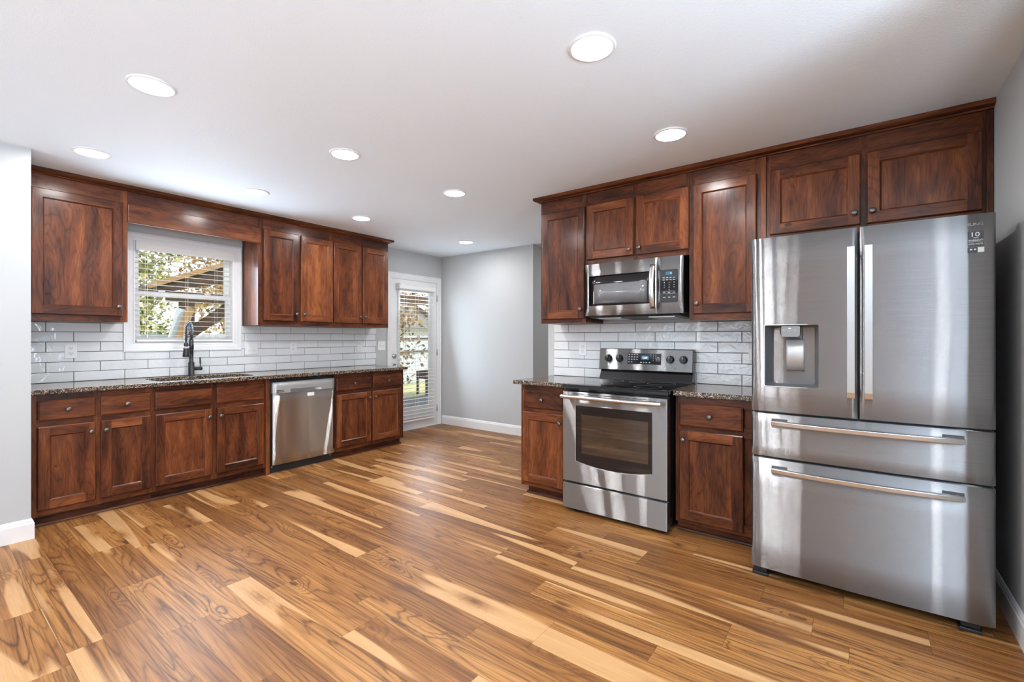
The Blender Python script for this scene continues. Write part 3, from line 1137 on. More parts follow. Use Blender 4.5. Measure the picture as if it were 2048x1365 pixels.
# stove wall
cabinet(FB, 'base_cabinet', 'narrow dark wood base cabinet left of the range with one drawer and door', -2.190, -1.742, 0.07, ZT - 0.0005, DFB,
        [(-2.163, -1.783, 0.105, 0.668, -1.783 - 0.026, 0.605)], [(-2.161, -1.783, 0.700, 0.841, -1.972, 0.770)], (-2.150, -1.742, TOEB), (), rails, sw=0.035)
cabinet(FB, 'base_cabinet', 'dark wood base cabinet between range and refrigerator with one drawer and door', -0.951, -0.470, 0.07, ZT - 0.0005, DFB,
        [(-0.923, -0.550, 0.092, 0.668, -0.897, 0.605)], [(-0.923, -0.550, 0.692, 0.838, -0.736, 0.765)], (-0.951, -0.470, TOEB), (), rails, sw=0.035)
cabinet(FB, 'wall_cabinet', 'tall narrow dark wood wall cabinet at the left end above the range counter', -2.158, -1.7315, ZU0, ZU1, UFB,
        [(-2.136, -1.739, 1.412, 2.300, -1.767, 1.487)], rails=railsU, sw=0.03)
cabinet(FB, 'wall_cabinet', 'short two door dark wood wall cabinet directly above the microwave', -1.7315, -0.9345, 1.832, ZU1, UFB,
        [(-1.717, -1.332, 1.872, 2.302, -1.362, 1.915), (-1.312, -0.935, 1.872, 2.302, -1.284, 1.920)], stiles=[(-1.340, -1.304)],
        rails=[(1.832, 1.88), (2.285, 2.400)], sw=0.022)
cabinet(FB, 'wall_cabinet', 'single tall door dark wood wall cabinet between microwave and refrigerator', -0.9345, -0.4935, ZU0, ZU1, UFB,
        [(-0.905, -0.517, 1.420, 2.302, -0.877, 1.490)], rails=railsU, sw=0.035)
mb = MB(FB)
mb.box(-0.4930, -0.4640, 0.01, UFB + 0.010, ZU0, 2.3995, 2, 0.75)
tag(mb.build('divider_panel', M['wood'], bevel=0.002), 'upright brown strip between the tall cabinet and the cabinet above the refrigerator', 'panel')
cabinet(FB, 'wall_cabinet', 'wide two door dark wood wall cabinet above the refrigerator', -0.4635, 0.512, 1.86, ZU1, UFB,
        [(-0.443, 0.009, 1.900, 2.300, -0.017, 1.965), (0.037, 0.498, 1.900, 2.300, 0.063, 1.965)], stiles=[(0.004, 0.042)], rails=[(1.86, 1.905), (2.290, 2.400)], sw=0.022)
mb = MB(FB)
mb.box(0.5125, 0.5385, 0.01, UFB + 0.008, 1.86, 2.3995, 2, 0.35)
tag(mb.build('filler_strip', M['wood'], bevel=0.002), 'dark wood filler strip between the refrigerator cabinet and right wall', 'panel')
crown(FB, -2.158, 0.5385, UFB, 'crown_molding', 'dark wood crown molding topping the cabinets above range and refrigerator', True, False)


def shoe(F, segs, name, label):
    mb = MB(F)
    prof = [(0.0, 0.0), (0.013, 0.0), (0.0125, 0.006), (0.009, 0.013), (0.004, 0.018), (0.0, 0.019)]
    for pts in segs:
        rs = [[(s + o_ * k, d + o_ * j, z + 0.0002) for o_, z in prof] for s, d, k, j in pts]
        mb.rings(rs, True, True, True, False, 0, 0.1)
    tag(mb.build(name, M['wood'], weld=False), label, 'molding')


g = 0.0005
shoe(FA, [[(0.50, TOEA + g, 0, 1), (2.004, TOEA + g, 0, 1)]], 'shoe_molding', 'dark wood shoe molding along the floor left of the dishwasher')
shoe(FA, [[(2.70, TOEA + g, 0, 1), (3.577 + g, TOEA + g, 1, 1), (3.577 + g, 0.03, 1, 0)]], 'shoe_molding', 'dark wood shoe molding along the floor right of the dishwasher')
shoe(FB, [[(-2.150 - g, 0.03, -1, 0), (-2.150 - g, TOEB + g, -1, 1), (-1.745, TOEB + g, 0, 1)]], 'shoe_molding', 'dark wood shoe molding along the floor left of the range')
shoe(FB, [[(-0.949, TOEB + g, 0, 1), (-0.475, TOEB + g, 0, 1)]], 'shoe_molding', 'dark wood shoe molding on the floor between range and refrigerator')

# ------------------------------------------------------------------ countertops, sink, faucet
CT = 0.9155


def countertop(F, outer, holes, name, label):
    mb = MB(lambda s, z, d: F(s, d, z))     # plate() works in (s, d) with thickness along z
    mb.plate(outer, holes, ZT, CT)
    tag(mb.build(name, M['granite'], bevel=0.004), label, 'countertop')


SINK = (1.215, 1.965, 0.115, 0.535)
hole = rrect(SINK[0], SINK[1], SINK[2], SINK[3], 0.10, 8)
countertop(FA, [(0.495, 0.012), (3.622, 0.012), (3.622, 0.630), (0.495, 0.630)], [hole], 'countertop', 'speckled brown granite countertop holding the sink along the window wall')
countertop(FB, [(-2.243, 0.012), (-1.7375, 0.012), (-1.7375, 0.607), (-2.243, 0.607)], [], 'countertop', 'short speckled granite countertop left of the range')
countertop(FB, [(-0.9555, 0.012), (-0.470, 0.012), (-0.470, 0.607), (-0.9555, 0.607)], [], 'countertop', 'short speckled granite countertop between range and refrigerator')

mb = MB(FA)
rs = []
for gx, z in ((0.012, ZT - 0.001), (0.0, ZT - 0.001), (-0.002, ZT - 0.02), (-0.012, 0.72), (-0.05, 0.695)):
    rs.append([(s, d, z) for s, d in rrect(SINK[0] - gx, SINK[1] + gx, SINK[2] - gx, SINK[3] + gx, max(0.03, 0.10 + gx), 8)])
mb.rings(rs, True, False, True, False, 0, 0.5)
sk = mb.build('sink', M['steel_plain'])
tag(sk, 'undermounted steel sink basin set in the granite below the window', 'sink')
sk2 = MB(FA)
sk2.lathe([(0.045, 0.0), (0.040, 0.004), (0.020, 0.002), (0.004, 0.002)], (1.59, 0.30, 0.6955), 2, 20)
sk2.build('drain', M['nickel'], sk)


def build_faucet():
    s0, d0 = 1.582, 0.085
    r = thing('kitchen_faucet', 'matte black spring faucet standing behind the sink in front of the window', 'faucet', FA(s0, d0, CT))
    z = CT
    mb = MB(FA)
    mb.lathe([(0.029, 0.0), (0.029, 0.004), (0.0245, 0.008), (0.0235, 0.118), (0.0215, 0.122), (0.0165, 0.124), (0.0165, 0.236), (0.019, 0.238), (0.019, 0.285), (0.0165, 0.288), (0.0165, 0.322), (0.012, 0.325), (0.012, 0.33)],
             (s0, d0, z), 2, 24)
    mb.build('body', M['bronze'], r)
    # hose arc
    dirx, diry = -0.52, 0.854      # along s, d
    R = 0.082
    path = []
    zt = z + 0.325
    for i in range(6):
        path.append((s0, d0, zt + 0.066 * i / 5))
    for i in range(1, 19):
        a = PI * i / 18
        path.append((s0 + dirx * R * (1 - math.cos(a)), d0 + diry * R * (1 - math.cos(a)), zt + 0.066 + R * math.sin(a)))
    ex, ed = s0 + dirx * 2 * R, d0 + diry * 2 * R
    for i in range(1, 6):
        path.append((ex, ed, zt + 0.066 - 0.095 * i / 5))
    mb = MB(FA)
    mb.tube(path, 0.0075, 10)
    mb.build('hose', M['bronze'], r)
    # spring coil around the hose
    dense = []
    P = [Vector(p) for p in path]
    L = [0.0]
    for a, b in zip(P[:-1], P[1:]):
        L.append(L[-1] + (b - a).length)
    total = L[-1] - 0.03
    turns = 24
    N = turns * 12
    side = Vector((-diry, dirx, 0)) * -1
    for i in range(N + 1):
        q = total * i / N
        k = max(j for j in range(len(L) - 1) if L[j] <= q + 1e-9)
        t = (q - L[k]) / (L[k + 1] - L[k])
        p = P[k].lerp(P[k + 1], t)
        tan = (P[k + 1] - P[k]).normalized()
        nb = tan.cross(side).normalized()
        a = 2 * PI * turns * i / N
        dense.append(tuple(p + side * (0.0150 * math.cos(a)) + nb * (0.0150 * math.sin(a))))
    mb = MB(FA)
    mb.tube(dense, 0.0026, 6)
    mb.build('spring', M['bronze'], r)
    # spray head
    zh = zt + 0.066 - 0.095
    mb = MB(FA)
    mb.lathe([(0.011, 0.012), (0.0165, 0.008), (0.0175, -0.02), (0.0165, -0.038), (0.0180, -0.042), (0.0265, -0.108), (0.0265, -0.118), (0.020, -0.121)], (ex, ed, zh), 2, 20)
    mb.build('spray_head', M['bronze'], r)
    mb = MB(FA)
    zc = z + 0.262
    mb.tube([(s0, d0, zc), (ex, ed, zc)], 0.0045, 8)
    mb.lathe([(0.0225, -0.010), (0.0225, 0.010)], (ex, ed, zc - 0.006), 2, 20)
    mb.build('holder_arm', M['nickel'], r)
    mb = MB(FA)
    mb.tube([(s0 + 0.02, d0, z + 0.062), (s0 + 0.062, d0, z + 0.062), (s0 + 0.064, d0, z + 0.062), (s0 + 0.084, d0, z + 0.062)], [0.0150, 0.0150, 0.0165, 0.0165], 18)
    mb.tube([(s0 + 0.070, d0, z + 0.070), (s0 + 0.071, d0, z + 0.105), (s0 + 0.071, d0, z + 0.108), (s0 + 0.069, d0, z + 0.165)], [0.004, 0.004, 0.0065, 0.0065], 12)
    mb.build('handle', M['bronze'], r)


build_faucet()


# ------------------------------------------------------------------ tile backsplashes
def backsplash(F, s0, s1, z0, z1, ph_odd, ph_even, holes, name, label):
    r = thing(name, label, 'tile', F((s0 + s1) / 2, 0, z0))
    mb = MB(F)
    if holes:
        h0, h1, k0, k1 = holes[0]
        mb.box(s0, h0, 0.001, 0.0060, z0, z1)
        mb.box(h1, s1, 0.001, 0.0060, z0, z1)
        mb.box(h0, h1, 0.001, 0.0060, z0, k0)
    else:
        mb.box(s0, s1, 0.001, 0.0060, z0, z1)
    L, Hh, gp = 0.3125, 0.0775, 0.0038
    mt = MB(F)
    row = 0
    z = z0
    while z < z1 - 0.01:
        zt = min(z + Hh, z1)
        ph = ph_odd if row % 2 == 0 else ph_even
        x = ph - L * math.ceil((ph - s0) / L)
        while x < s1:
            a, b = max(x + gp / 2, s0), min(x + L - gp / 2, s1)
            cells = [(a, b)]
            zz0, zz1 = z + gp / 2, zt - gp / 2
            for h0, h1, k0, k1 in holes:
                if zz0 < k1 and zz1 > k0:
                    if True:
                        new = []
                        for p, q in cells:
                            if q <= h0 or p >= h1:
                                new.append((p, q))
                                continue
                            if p < h0 - 0.004:
                                new.append((p, h0 - 0.0005))
                            if q > h1 + 0.004:
                                new.append((h1 + 0.0005, q))
                            if zz0 < k0 - 0.008:
                                new.append((max(p, h0), min(q, h1)))
                        cells = new
            for p, q in cells:
                if q - p < 0.006 or zz1 - zz0 < 0.006:
                    continue
                zc1 = zz1
                for h0, h1, k0, k1 in holes:
                    if p < h1 - 1e-6 and q > h0 + 1e-6 and zz0 < k0 < zz1:
                        zc1 = k0
                tn = rng.random()
                tilt = [rng.uniform(-0.0006, 0.0006) for _ in range(2)]
                c = 0.0022
                d1, d0 = 0.0105, 0.0060
                ds = [d1 - tilt[0] - tilt[1], d1 + tilt[0] - tilt[1], d1 + tilt[0] + tilt[1], d1 - tilt[0] + tilt[1]]
                O = [(p, zz0), (q, zz0), (q, zc1), (p, zc1)]
                I = [(p + c, zz0 + c), (q - c, zz0 + c), (q - c, zc1 - c), (p + c, zc1 - c)]
                for i in range(4):
                    j = (i + 1) % 4
                    mt.face([(O[i][0], d0, O[i][1]), (O[j][0], d0, O[j][1]), (O[j][0], 0.0088, O[j][1]), (O[i][0], 0.0088, O[i][1])], 0, tn)
                    mt.face([(O[i][0], 0.0088, O[i][1]), (O[j][0], 0.0088, O[j][1]), (I[j][0], ds[j], I[j][1]), (I[i][0], ds[i], I[i][1])], 0, tn)
                mt.face([(I[i][0], ds[i], I[i][1]) for i in range(4)], 0, tn)
            x += L
        z += Hh
        row += 1
    mb.build('grout', M['grout'], r, weld=False)
    mt.build('tiles', M['tile'], r, weld=False)
    return r


ZB = CT + 0.0005

backsplash(FA, 0.496, 3.632, ZB, 1.3775, 2.69, 2.847, [(1.116, 2.036, 1.138, 1.40)], 'tile_backsplash', 'glossy white tile backsplash on the sink wall below window and cabinets')
backsplash(FB, -2.222, -0.465, ZB, 1.3775, -1.598, -1.446, [], 'tile_backsplash', 'glossy white tile backsplash on the wall behind the range')


# ------------------------------------------------------------------ outlets and switches
def outlet(F, s, z, d, label, cat='outlet', kind='duplex', w=0.072, h=0.116, group=None):
    r = thing({'duplex': 'wall_outlet', 'toggle': 'light_switch', 'rocker': 'switch_plate'}[kind], label, cat, F(s, d, z - h / 2), group)
    mb = MB(F)
    mb.box(s - w / 2, s + w / 2, d, d + 0.006, z - h / 2, z + h / 2)
    pl = mb.build('cover_plate', M['plate'], r, 0.0025)
    if kind == 'duplex':
        for zz in (z - 0.021, z + 0.021):
            mb = MB(F)
            mb.lathe([(0.0165, 0.006), (0.0165, 0.0078), (0.0155, 0.0082)], (s, d, zz), 1, 20)
            so = mb.build('socket', M['plate'], r)
            mb = MB(F)
            mb.box(s - 0.0075, s - 0.0050, d + 0.0082, d + 0.0086, zz - 0.001, zz + 0.008)
            mb.box(s + 0.0050, s + 0.0075, d + 0.0082, d + 0.0086, zz - 0.001, zz + 0.007)
            mb.lathe([(0.003, 0.0082), (0.003, 0.0086)], (s, d, zz - 0.008), 1, 10)
            mb.build('slots', M['slot'], so)
    elif kind == 'toggle':
        for ds in (-0.023, 0.023):
            mb = MB(F)
            mb.box(s + ds - 0.006, s + ds + 0.006, d + 0.006, d + 0.0085, z - 0.012, z + 0.012)
            mb.box(s + ds - 0.0035, s + ds + 0.0035, d + 0.0085, d + 0.018, z + 0.000, z + 0.008)
            mb.build('toggle', M['plate'], r, 0.001)
    else:
        for ds in (-0.026, 0.026):
            mb = MB(F)
            mb.box(s + ds - 0.0165, s + ds + 0.0165, d + 0.006, d + 0.0095, z - 0.033, z + 0.033)
            mb.box(s + ds - 0.010, s + ds + 0.010, d + 0.0095, d + 0.0105, z - 0.020, z - 0.004)
            mb.build('rocker', M['plate'], r, 0.0012)
            mb = MB(F)
            mb.box(s + ds - 0.0145, s + ds + 0.0145, d + 0.0096, d + 0.0099, z - 0.0265, z - 0.0245)
            mb.build('rocker_gap', M['grey_ink'], r)


TD = 0.0112
outlet(FA, 0.798, 1.157, TD, 'white duplex outlet on the tile at far left of the window')
outlet(FA, 2.128, 1.152, TD, 'wide white two rocker switch plate on tile just right of the window', 'switch', 'rocker', 0.124, 0.122)
outlet(FA, 2.560, 1.157, TD, 'white duplex outlet on tile above the dishwasher')
outlet(FA, 3.390, 1.162, TD, 'white duplex outlet on tile near the garden door end')
outlet(FA, 3.722, 1.157, 0.0005, 'white double toggle light switch on grey wall beside the garden door', 'switch', 'toggle', 0.116, 0.118)
outlet(FB, -1.925, 1.161, TD, 'white duplex outlet on tile left of the range')
outlet(FB, -0.580, 1.157, TD, 'white duplex outlet on tile partly hidden by the refrigerator', 'outlet', 'duplex')


# ------------------------------------------------------------------ appliances
def grid_panel(mb, ss, zs, front, d_back, hole=None, grain=0, mat=0, smooth=True, tone=0.5):
    """curved sheet front with sides and back, optional rectangular hole on grid lines"""
    off = (rng.uniform(0, 9), rng.uniform(0, 9))
    P = lambda s, z: (s, front(s, z), z)

    def inhole(a, b, c, d_):
        return hole and a >= hole[0] - 1e-6 and b <= hole[1] + 1e-6 and c >= hole[2] - 1e-6 and d_ <= hole[3] + 1e-6
    for a, b in zip(ss[:-1], ss[1:]):
        for c, d_ in zip(zs[:-1], zs[1:]):
            if not inhole(a, b, c, d_):
                mb.face([P(a, c), P(b, c), P(b, d_), P(a, d_)], grain, tone, off, mat, smooth)
    for c, z in ((zs[0], 0), (zs[-1], 1)):
        for a, b in zip(ss[:-1], ss[1:]):
            mb.face([P(a, c), P(b, c), (b, d_back, c), (a, d_back, c)], grain, tone, off, mat)
    for a in (ss[0], ss[-1]):
        for c, d_ in zip(zs[:-1], zs[1:]):
            mb.face([P(a, c), P(a, d_), (a, d_back, d_), (a, d_back, c)], grain, tone, off, mat)
    mb.face([(ss[0], d_back, zs[0]), (ss[-1], d_back, zs[0]), (ss[-1], d_back, zs[-1]), (ss[0], d_back, zs[-1])], grain, tone, off, mat)


def lin(a, b, n):
    return [a + (b - a) * i / n for i in range(n + 1)]


def build_fridge():
    r = thing('refrigerator', 'large stainless french door refrigerator with two drawers at right', 'refrigerator', (0.0, 3.1, 0.0))
    F0 = YB - 2.715          # depth of the front plane
    W = 0.455

    def curve(s, z):
        t = s / W
        e_ = max(0.0, abs(t) - 0.90) / 0.10
        return F0 - 0.010 * t * t - 0.008 * e_ * e_
    mb = MB(FB)
    mb.box(-0.448, 0.448, 0.03, F0 - 0.085, 0.055, 1.765)
    mb.box(-0.40, 0.40, F0 - 0.20, F0 - 0.09, 0.02, 0.055)
    mb.build('cabinet_body', M['darkgrey'], r)
    SM = M['steel_fridge']
    # doors
    HX0, HX1, HZ0, HZ1 = -0.392, -0.156, 1.008, 1.322
    zs = lin(0.874, 1.779, 6)
    zs = sorted(zs + [HZ0, HZ1])
    ssl = sorted(lin(-W, -0.004, 20) + [HX0, HX1])
    mb = MB(FB)
    grid_panel(mb, ssl, zs, curve, F0 - 0.075, (HX0, HX1, HZ0, HZ1))
    ld = mb.build('left_door', SM, r)
    mb = MB(FB)
    grid_panel(mb, lin(0.005, W, 24), lin(0.874, 1.779, 6), curve, F0 - 0.075)
    rd = mb.build('right_door', SM, r)
    # dispenser
    mb = MB(FB)
    dpt = 0.070
    fr = F0 - 0.0065
    O = rrect(HX0, HX1, HZ0, HZ1, 0.006, 3)
    rr = [[(s, fr + 0.003, z) for s, z in O], [(s, fr - 0.012, z) for s, z in rrect(HX0 + 0.004, HX1 - 0.004, HZ0 + 0.004, HZ1 - 0.002, 0.006, 3)],
          [(s, fr - dpt, z) for s, z in rrect(HX0 + 0.034, HX1 - 0.022, HZ0 + 0.010, HZ1 - 0.012, 0.012, 3)]]
    mb.rings(rr, True, False, True, False)
    mb.build('dispenser_recess', M['dispenser'], ld)
    mb = MB(FB)
    mb.rings([[(s, fr + 0.0045, z) for s, z in rrect(HX0 - 0.004, HX1 + 0.004, HZ0 - 0.004, HZ1 + 0.004, 0.008, 3)],
              [(s, fr + 0.0045, z) for s, z in rrect(HX0, HX1, HZ0, HZ1, 0.006, 3)],
              [(s, fr - 0.004, z) for s, z in rrect(HX0, HX1, HZ0, HZ1, 0.006, 3)]], True, False, False, False)
    mb.build('dispenser_trim', M['steel_plain'], ld)
    mb = MB(FB)
    mb.rings([[(s, fr - 0.006, z) for s, z in rrect(-0.322, -0.232, 1.268, 1.318, 0.008, 3)], [(s, fr - 0.006, z) for s, z in rrect(-0.318, -0.236, 1.262, 1.318, 0.010, 3)],
              [(s, fr - dpt, z) for s, z in rrect(-0.310, -0.240, 1.258, 1.318, 0.010, 3)]], True, True, True, False)
    mb.build('dispenser_spout', M['spout'], ld, 0.002)
    mb = MB(FB)
    for s in (-0.306, -0.282, -0.258):
        mb.box(s - 0.006, s + 0.006, fr - 0.0062, fr - 0.0056, 1.296, 1.2972)
        mb.box(s - 0.002, s + 0.002, fr - 0.0062, fr - 0.0056, 1.290, 1.2912)
    mb.build('dispenser_legend', M['white_ink'], ld)
    mb = MB(FB)
    mb.box(-0.287, -0.274, fr - 0.0062, fr - 0.0055, 1.3045, 1.3065)
    mb.build('dispenser_light', M['lcd_text'], ld)
    mb = MB(FB)
    prof = lin(-0.300, -0.222, 8)
    grid_panel(mb, prof, lin(1.092, 1.247, 2), lambda s, z: fr - dpt + 0.020 + 0.10 * (z - 1.247) * 0.06 + 2.2 * (s + 0.261) ** 2, fr - dpt + 0.004)
    mb.build('dispenser_paddle', M['paddle'], ld)
    # vertical handles
    for (a, b, par) in ((-0.044, -0.013, ld), (0.022, 0.053, rd)):
        mb = MB(FB)
        c = (a + b) / 2
        rs = []
        for z, o_ in ((0.973, 0.036), (1.0, 0.040), (1.33, 0.044), (1.66, 0.040), (1.687, 0.036)):
            rs.append([(a, F0 + o_ - 0.012, z), (b, F0 + o_ - 0.012, z), (b, F0 + o_, z), (a, F0 + o_, z)])
        mb.rings(rs, True, True, True, False)
        for z in (1.0, 1.655):
            mb.box(a + 0.008, b - 0.008, F0 - 0.003, F0 + 0.030, z - 0.018, z + 0.018)
        mb.build('handle', M['steel_plain'], par, 0.002)
    # drawers
    for nm, z0, z1, hz in (('flex_drawer', 0.640, 0.862, 0.817), ('freezer_drawer', 0.050, 0.627, 0.573)):
        mb = MB(FB)
        grid_panel(mb, lin(-W, W, 48), lin(z0, z1, 4), curve, F0 - 0.075)
        dw = mb.build(nm, SM, r)
        mb = MB(FB)
        rs = []
        N = 24
        for i in range(N + 1):
            t = -1 + 2 * i / N
            s = 0.362 * t
            bow = 0.020 + 0.026 * (1 - t ** 2) ** 0.8
            d = curve(s, 0) + bow
            rs.append([(s, d - 0.014, hz - 0.013), (s, d, hz - 0.011), (s, d + 0.001, hz + 0.009), (s, d - 0.014, hz + 0.013)])
        mb.rings(rs, True, True, True, False)
        for sg in (-1, 1):
            mb.box(sg * 0.342 - 0.020, sg * 0.342 + 0.020, curve(0.342, 0) - 0.004, curve(0.342, 0) + 0.013, hz - 0.012, hz + 0.012)
        mb.build('handle', M['steel_plain'], dw, 0.002)
        for sg in (-1, 1):
            mb = MB(FB)
            mb.box(sg * 0.325 - 0.035, sg * 0.325 + 0.035, curve(0.33, 0) - 0.004, curve(0.33, 0) + 0.0012, hz + 0.009, hz + 0.022)
            mb.build('handle_bracket', M['darkgrey'], dw)
    # feet and hinges
    for s in (-0.425, 0.375):
        mb = MB(FB)
        mb.box(s - 0.030, s + 0.045, F0 - 0.11, F0 - 0.025, 0.0, 0.016)
        mb.box(s - 0.024, s + 0.038, F0 - 0.11, F0 - 0.035, 0.016, 0.045)
        mb.build('roller_foot', M['black_matte'], r, 0.004)
    mb = MB(FB)
    mb.box(-0.44, 0.44, F0 - 0.086, F0 - 0.040, 0.627, 0.640)
    mb.box(-0.44, 0.44, F0 - 0.086, F0 - 0.040, 0.862, 0.874)
    mb.box(-0.006, 0.007, F0 - 0.086, F0 - 0.050, 0.874, 1.77)
    mb.build('door_gasket', M['black_matte'], r)
    for s in (-0.40, 0.40):
        mb = MB(FB)
        mb.box(s - 0.045, s + 0.045, F0 - 0.15, F0 - 0.09, 1.7655, 1.790)
        mb.build('hinge_cover', M['darkgrey'], r)
    # lettering and stickers on the right door
    dS = curve(0.39, 0) + 0.0015
    text_mesh('logo', 'SAMSUNG', FB, 0.334, 0.416, 1.7295, 1.7415, curve(0.41, 0) + 0.0016, M['emblem'], rd)
    mb = MB(FB)
    mb.box(0.370, 0.4185, curve(0.42, 0) - 0.002, dS, 1.645, 1.706)
    st = mb.build('warranty_sticker', M['sticker'], rd)
    dl = dS + 0.0004
    text_mesh('sticker_text', '10', FB, 0.382, 0.406, 1.683, 1.702, dl, M['white_ink'], rd)
    text_mesh('sticker_text', 'YEAR', FB, 0.386, 0.403, 1.6755, 1.6805, dl, M['white_ink'], rd)
    text_mesh('sticker_text', 'WARRANTY', FB, 0.3715, 0.417, 1.6635, 1.6715, dl, M['white_ink'], rd)
    text_mesh('sticker_text', 'DIGITAL INVERTER', FB, 0.3725, 0.416, 1.649, 1.6555, dl, M['white_ink'], rd)
    mb = MB(FB)
    mb.box(0.372, 0.417, dS, dl, 1.6605, 1.6612)
    mb.build('sticker_rule', M['white_ink'], rd)
    mb = MB(FB)
    mb.box(0.3695, 0.400, curve(0.42, 0) - 0.002, dS, 1.617, 1.6375)
    mb.build('badge_sticker', M['sticker'], rd)
    mb = MB(FB)
    mb.box(0.400, 0.4195, curve(0.42, 0) - 0.002, dS, 1.617, 1.6375)
    for a, b in ((0.3765, 0.3835), (0.389, 0.395)):
        mb.box(a, b, dS, dl, 1.627, 1.632)
    mb.build('badge_label', M['white_ink'], rd)


build_fridge()


def build_range():
    r = thing('range', 'stainless electric range with black glass cooktop and oven window', 'stove', (-1.347, 3.25, 0.0))
    X0, X1 = -1.728, -0.966
    FD = YB - 2.915
    mb = MB(FB)
    mb.box(X0 + 0.004, X1 - 0.004, 0.03, FD - 0.48, 0.03, 0.900)
    mb.box(X0 + 0.004, X1 - 0.004, FD - 0.48, FD - 0.055, 0.03, 0.30)
    mb.box(X0 + 0.004, X1 - 0.004, FD - 0.48, FD - 0.055, 0.86, 0.900)
    mb.box(X0 + 0.004, X0 + 0.09, FD - 0.48, FD - 0.055, 0.30, 0.86)
    mb.box(X1 - 0.09, X1 - 0.004, FD - 0.48, FD - 0.055, 0.30, 0.86)
    mb.build('body', M['black'], r, weld=False)
    mb = MB(FB)
    mb.box(X0 + 0.0905, X1 - 0.0905, FD - 0.479, FD - 0.46, 0.3005, 0.8595)
    mb.box(X0 + 0.0905, X1 - 0.0905, FD - 0.459, FD - 0.056, 0.3005, 0.304)
    for a in (X0 + 0.0905, X1 - 0.094):
        mb.box(a, a + 0.0035, FD - 0.459, FD - 0.056, 0.3045, 0.8595)
    mb.build('oven_cavity', M['oven_inside'], r, weld=False)
    for z in (0.445, 0.60):
        mb = MB(FB)
        for i in range(14):
            d = FD - 0.44 + 0.36 * i / 13
            mb.box(X0 + 0.095, X1 - 0.095, d - 0.002, d + 0.002, z - 0.002, z + 0.002)
        for s in (X0 + 0.10, X1 - 0.10, (X0 + X1) / 2):
            mb.box(s - 0.003, s + 0.003, FD - 0.44, FD - 0.08, z - 0.006, z - 0.002)
        mb.build('oven_rack', M['nickel'], r)
    # cooktop with a rolled front lip
    mb = MB(FB)
    prof = [(0.06, 0.9005), (FD - 0.045, 0.9005), (FD - 0.030, 0.880), (FD - 0.006, 0.882), (FD + 0.004, 0.892), (FD + 0.001, 0.908), (FD - 0.012, 0.919), (FD - 0.03, 0.9205), (0.06, 0.9205)]
    mb.rings([[(s, d, z) for d, z in prof] for s in (X0 - 0.006, X1 + 0.006)], True, True, True, False)
    mb.build('cooktop', M['ceran'], r, 0.002)
    mb = MB(FB)
    for s, d, rad in ((X0 + 0.19, FD - 0.17, 0.115), (X1 - 0.19, FD - 0.17, 0.09), (X0 + 0.19, 0.24, 0.085), (X1 - 0.19, 0.24, 0.10), ((X0 + X1) / 2, 0.22, 0.06)):
        mb.lathe([(rad, 0.9207), (rad, 0.9209), (rad - 0.002, 0.9209), (rad - 0.002, 0.9207)], (s, d, 0), 2, 40, cap0=False, cap1=False)
    mb.build('burner_rings', M['grey_ink'], r)
    # oven door with a trapezoid window whose bottom edge bows down
    mb = MB(FB)
    zb0, zt0 = 0.375, 0.772
    hole = [(-1.621 + (0.557) * i / 16, zb0 - 0.030 * (1 - (2 * i / 16 - 1) ** 2)) for i in range(17)] + [(-1.064, zt0), (-1.621, zt0)]
    mb.plate([(X0, 0.222), (X1, 0.222), (X1, 0.868), (X0, 0.868)], [hole], FD - 0.05, FD)
    dr = mb.build('oven_door', M['steel'], r, 0.003)
    inner = rrect(-1.581, -1.091, 0.432, 0.710, 0.006, 3)
    mb = MB(FB)
    mb.plate([(s, z) for s, z in hole], [inner], FD - 0.012, FD - 0.003)
    mb.build('window_border', M['ceran'], dr)
    mb = MB(FB)
    mb.plate(inner, [], FD - 0.010, FD - 0.004)
    mb.build('window_pane', M['oven_pane'], dr)
    mb = MB(FB)
    ya = 0.836
    mb.tube([(X0 + 0.010, FD + 0.048, ya), (X0 + 0.016, FD + 0.049, ya), ((X0 + X1) / 2, FD + 0.050, ya), (X1 - 0.028, FD + 0.049, ya), (X1 - 0.022, FD + 0.048, ya)], [0.012, 0.0145, 0.0145, 0.0145, 0.012], 20)
    for s in (X0 + 0.06, X1 - 0.06):
        mb.box(s - 0.016, s + 0.016, FD, FD + 0.048, ya - 0.009, ya + 0.009)
    mb.build('handle', M['steel_plain'], dr)
    mb = MB(FB)
    for i in range(5):
        s = X0 + 0.13 + 0.112 * i
        mb.box(s - 0.045, s + 0.045, FD - 0.0005, FD + 0.0006, 0.8535, 0.8575)
    mb.build('vent_slots', M['slot'], dr)
    # storage drawer
    mb = MB(FB)
    mb.box(X0, X1, FD - 0.05, FD + 0.002, 0.026, 0.208, 0)
    mb.build('storage_drawer', M['steel'], r, 0.004)
    for s in (X0 + 0.035, X1 - 0.035):
        for d in (FD - 0.07, 0.08):
            mb = MB(FB)
            mb.lathe([(0.013, 0.0), (0.013, 0.008), (0.006, 0.010), (0.006, 0.03)], (s, d, 0.0), 2, 14)
            mb.build('foot', M['black_matte'], r)
    # backguard
    B0 = YB - 3.505
    mb = MB(FB)
    mb.rings([[(s, 0.03, 0.9207), (s, B0 + 0.020, 0.9207), (s, B0 - 0.018, 0.996), (s, 0.03, 0.996)] for s in (X0 + 0.010, X1 - 0.010)], True, True, True, False)
    mb.build('rear_riser', M['black'], r, 0.002)
    mb = MB(FB)
    mb.rings([[(s, 0.03, 0.997), (s, B0 + 0.004, 0.997), (s, B0 + 0.006, 1.003), (s, B0 - 0.014, 1.166), (s, B0 - 0.020, 1.170), (s, 0.03, 1.170)] for s in (X0 + 0.006, X1 - 0.006)],
             True, True, True, False, 0)
    bg = mb.build('backguard', M['black'], r)
    sl = lambda z: B0 + 0.006 - 0.020 * (z - 1.003) / 0.163
    mb = MB(FB)
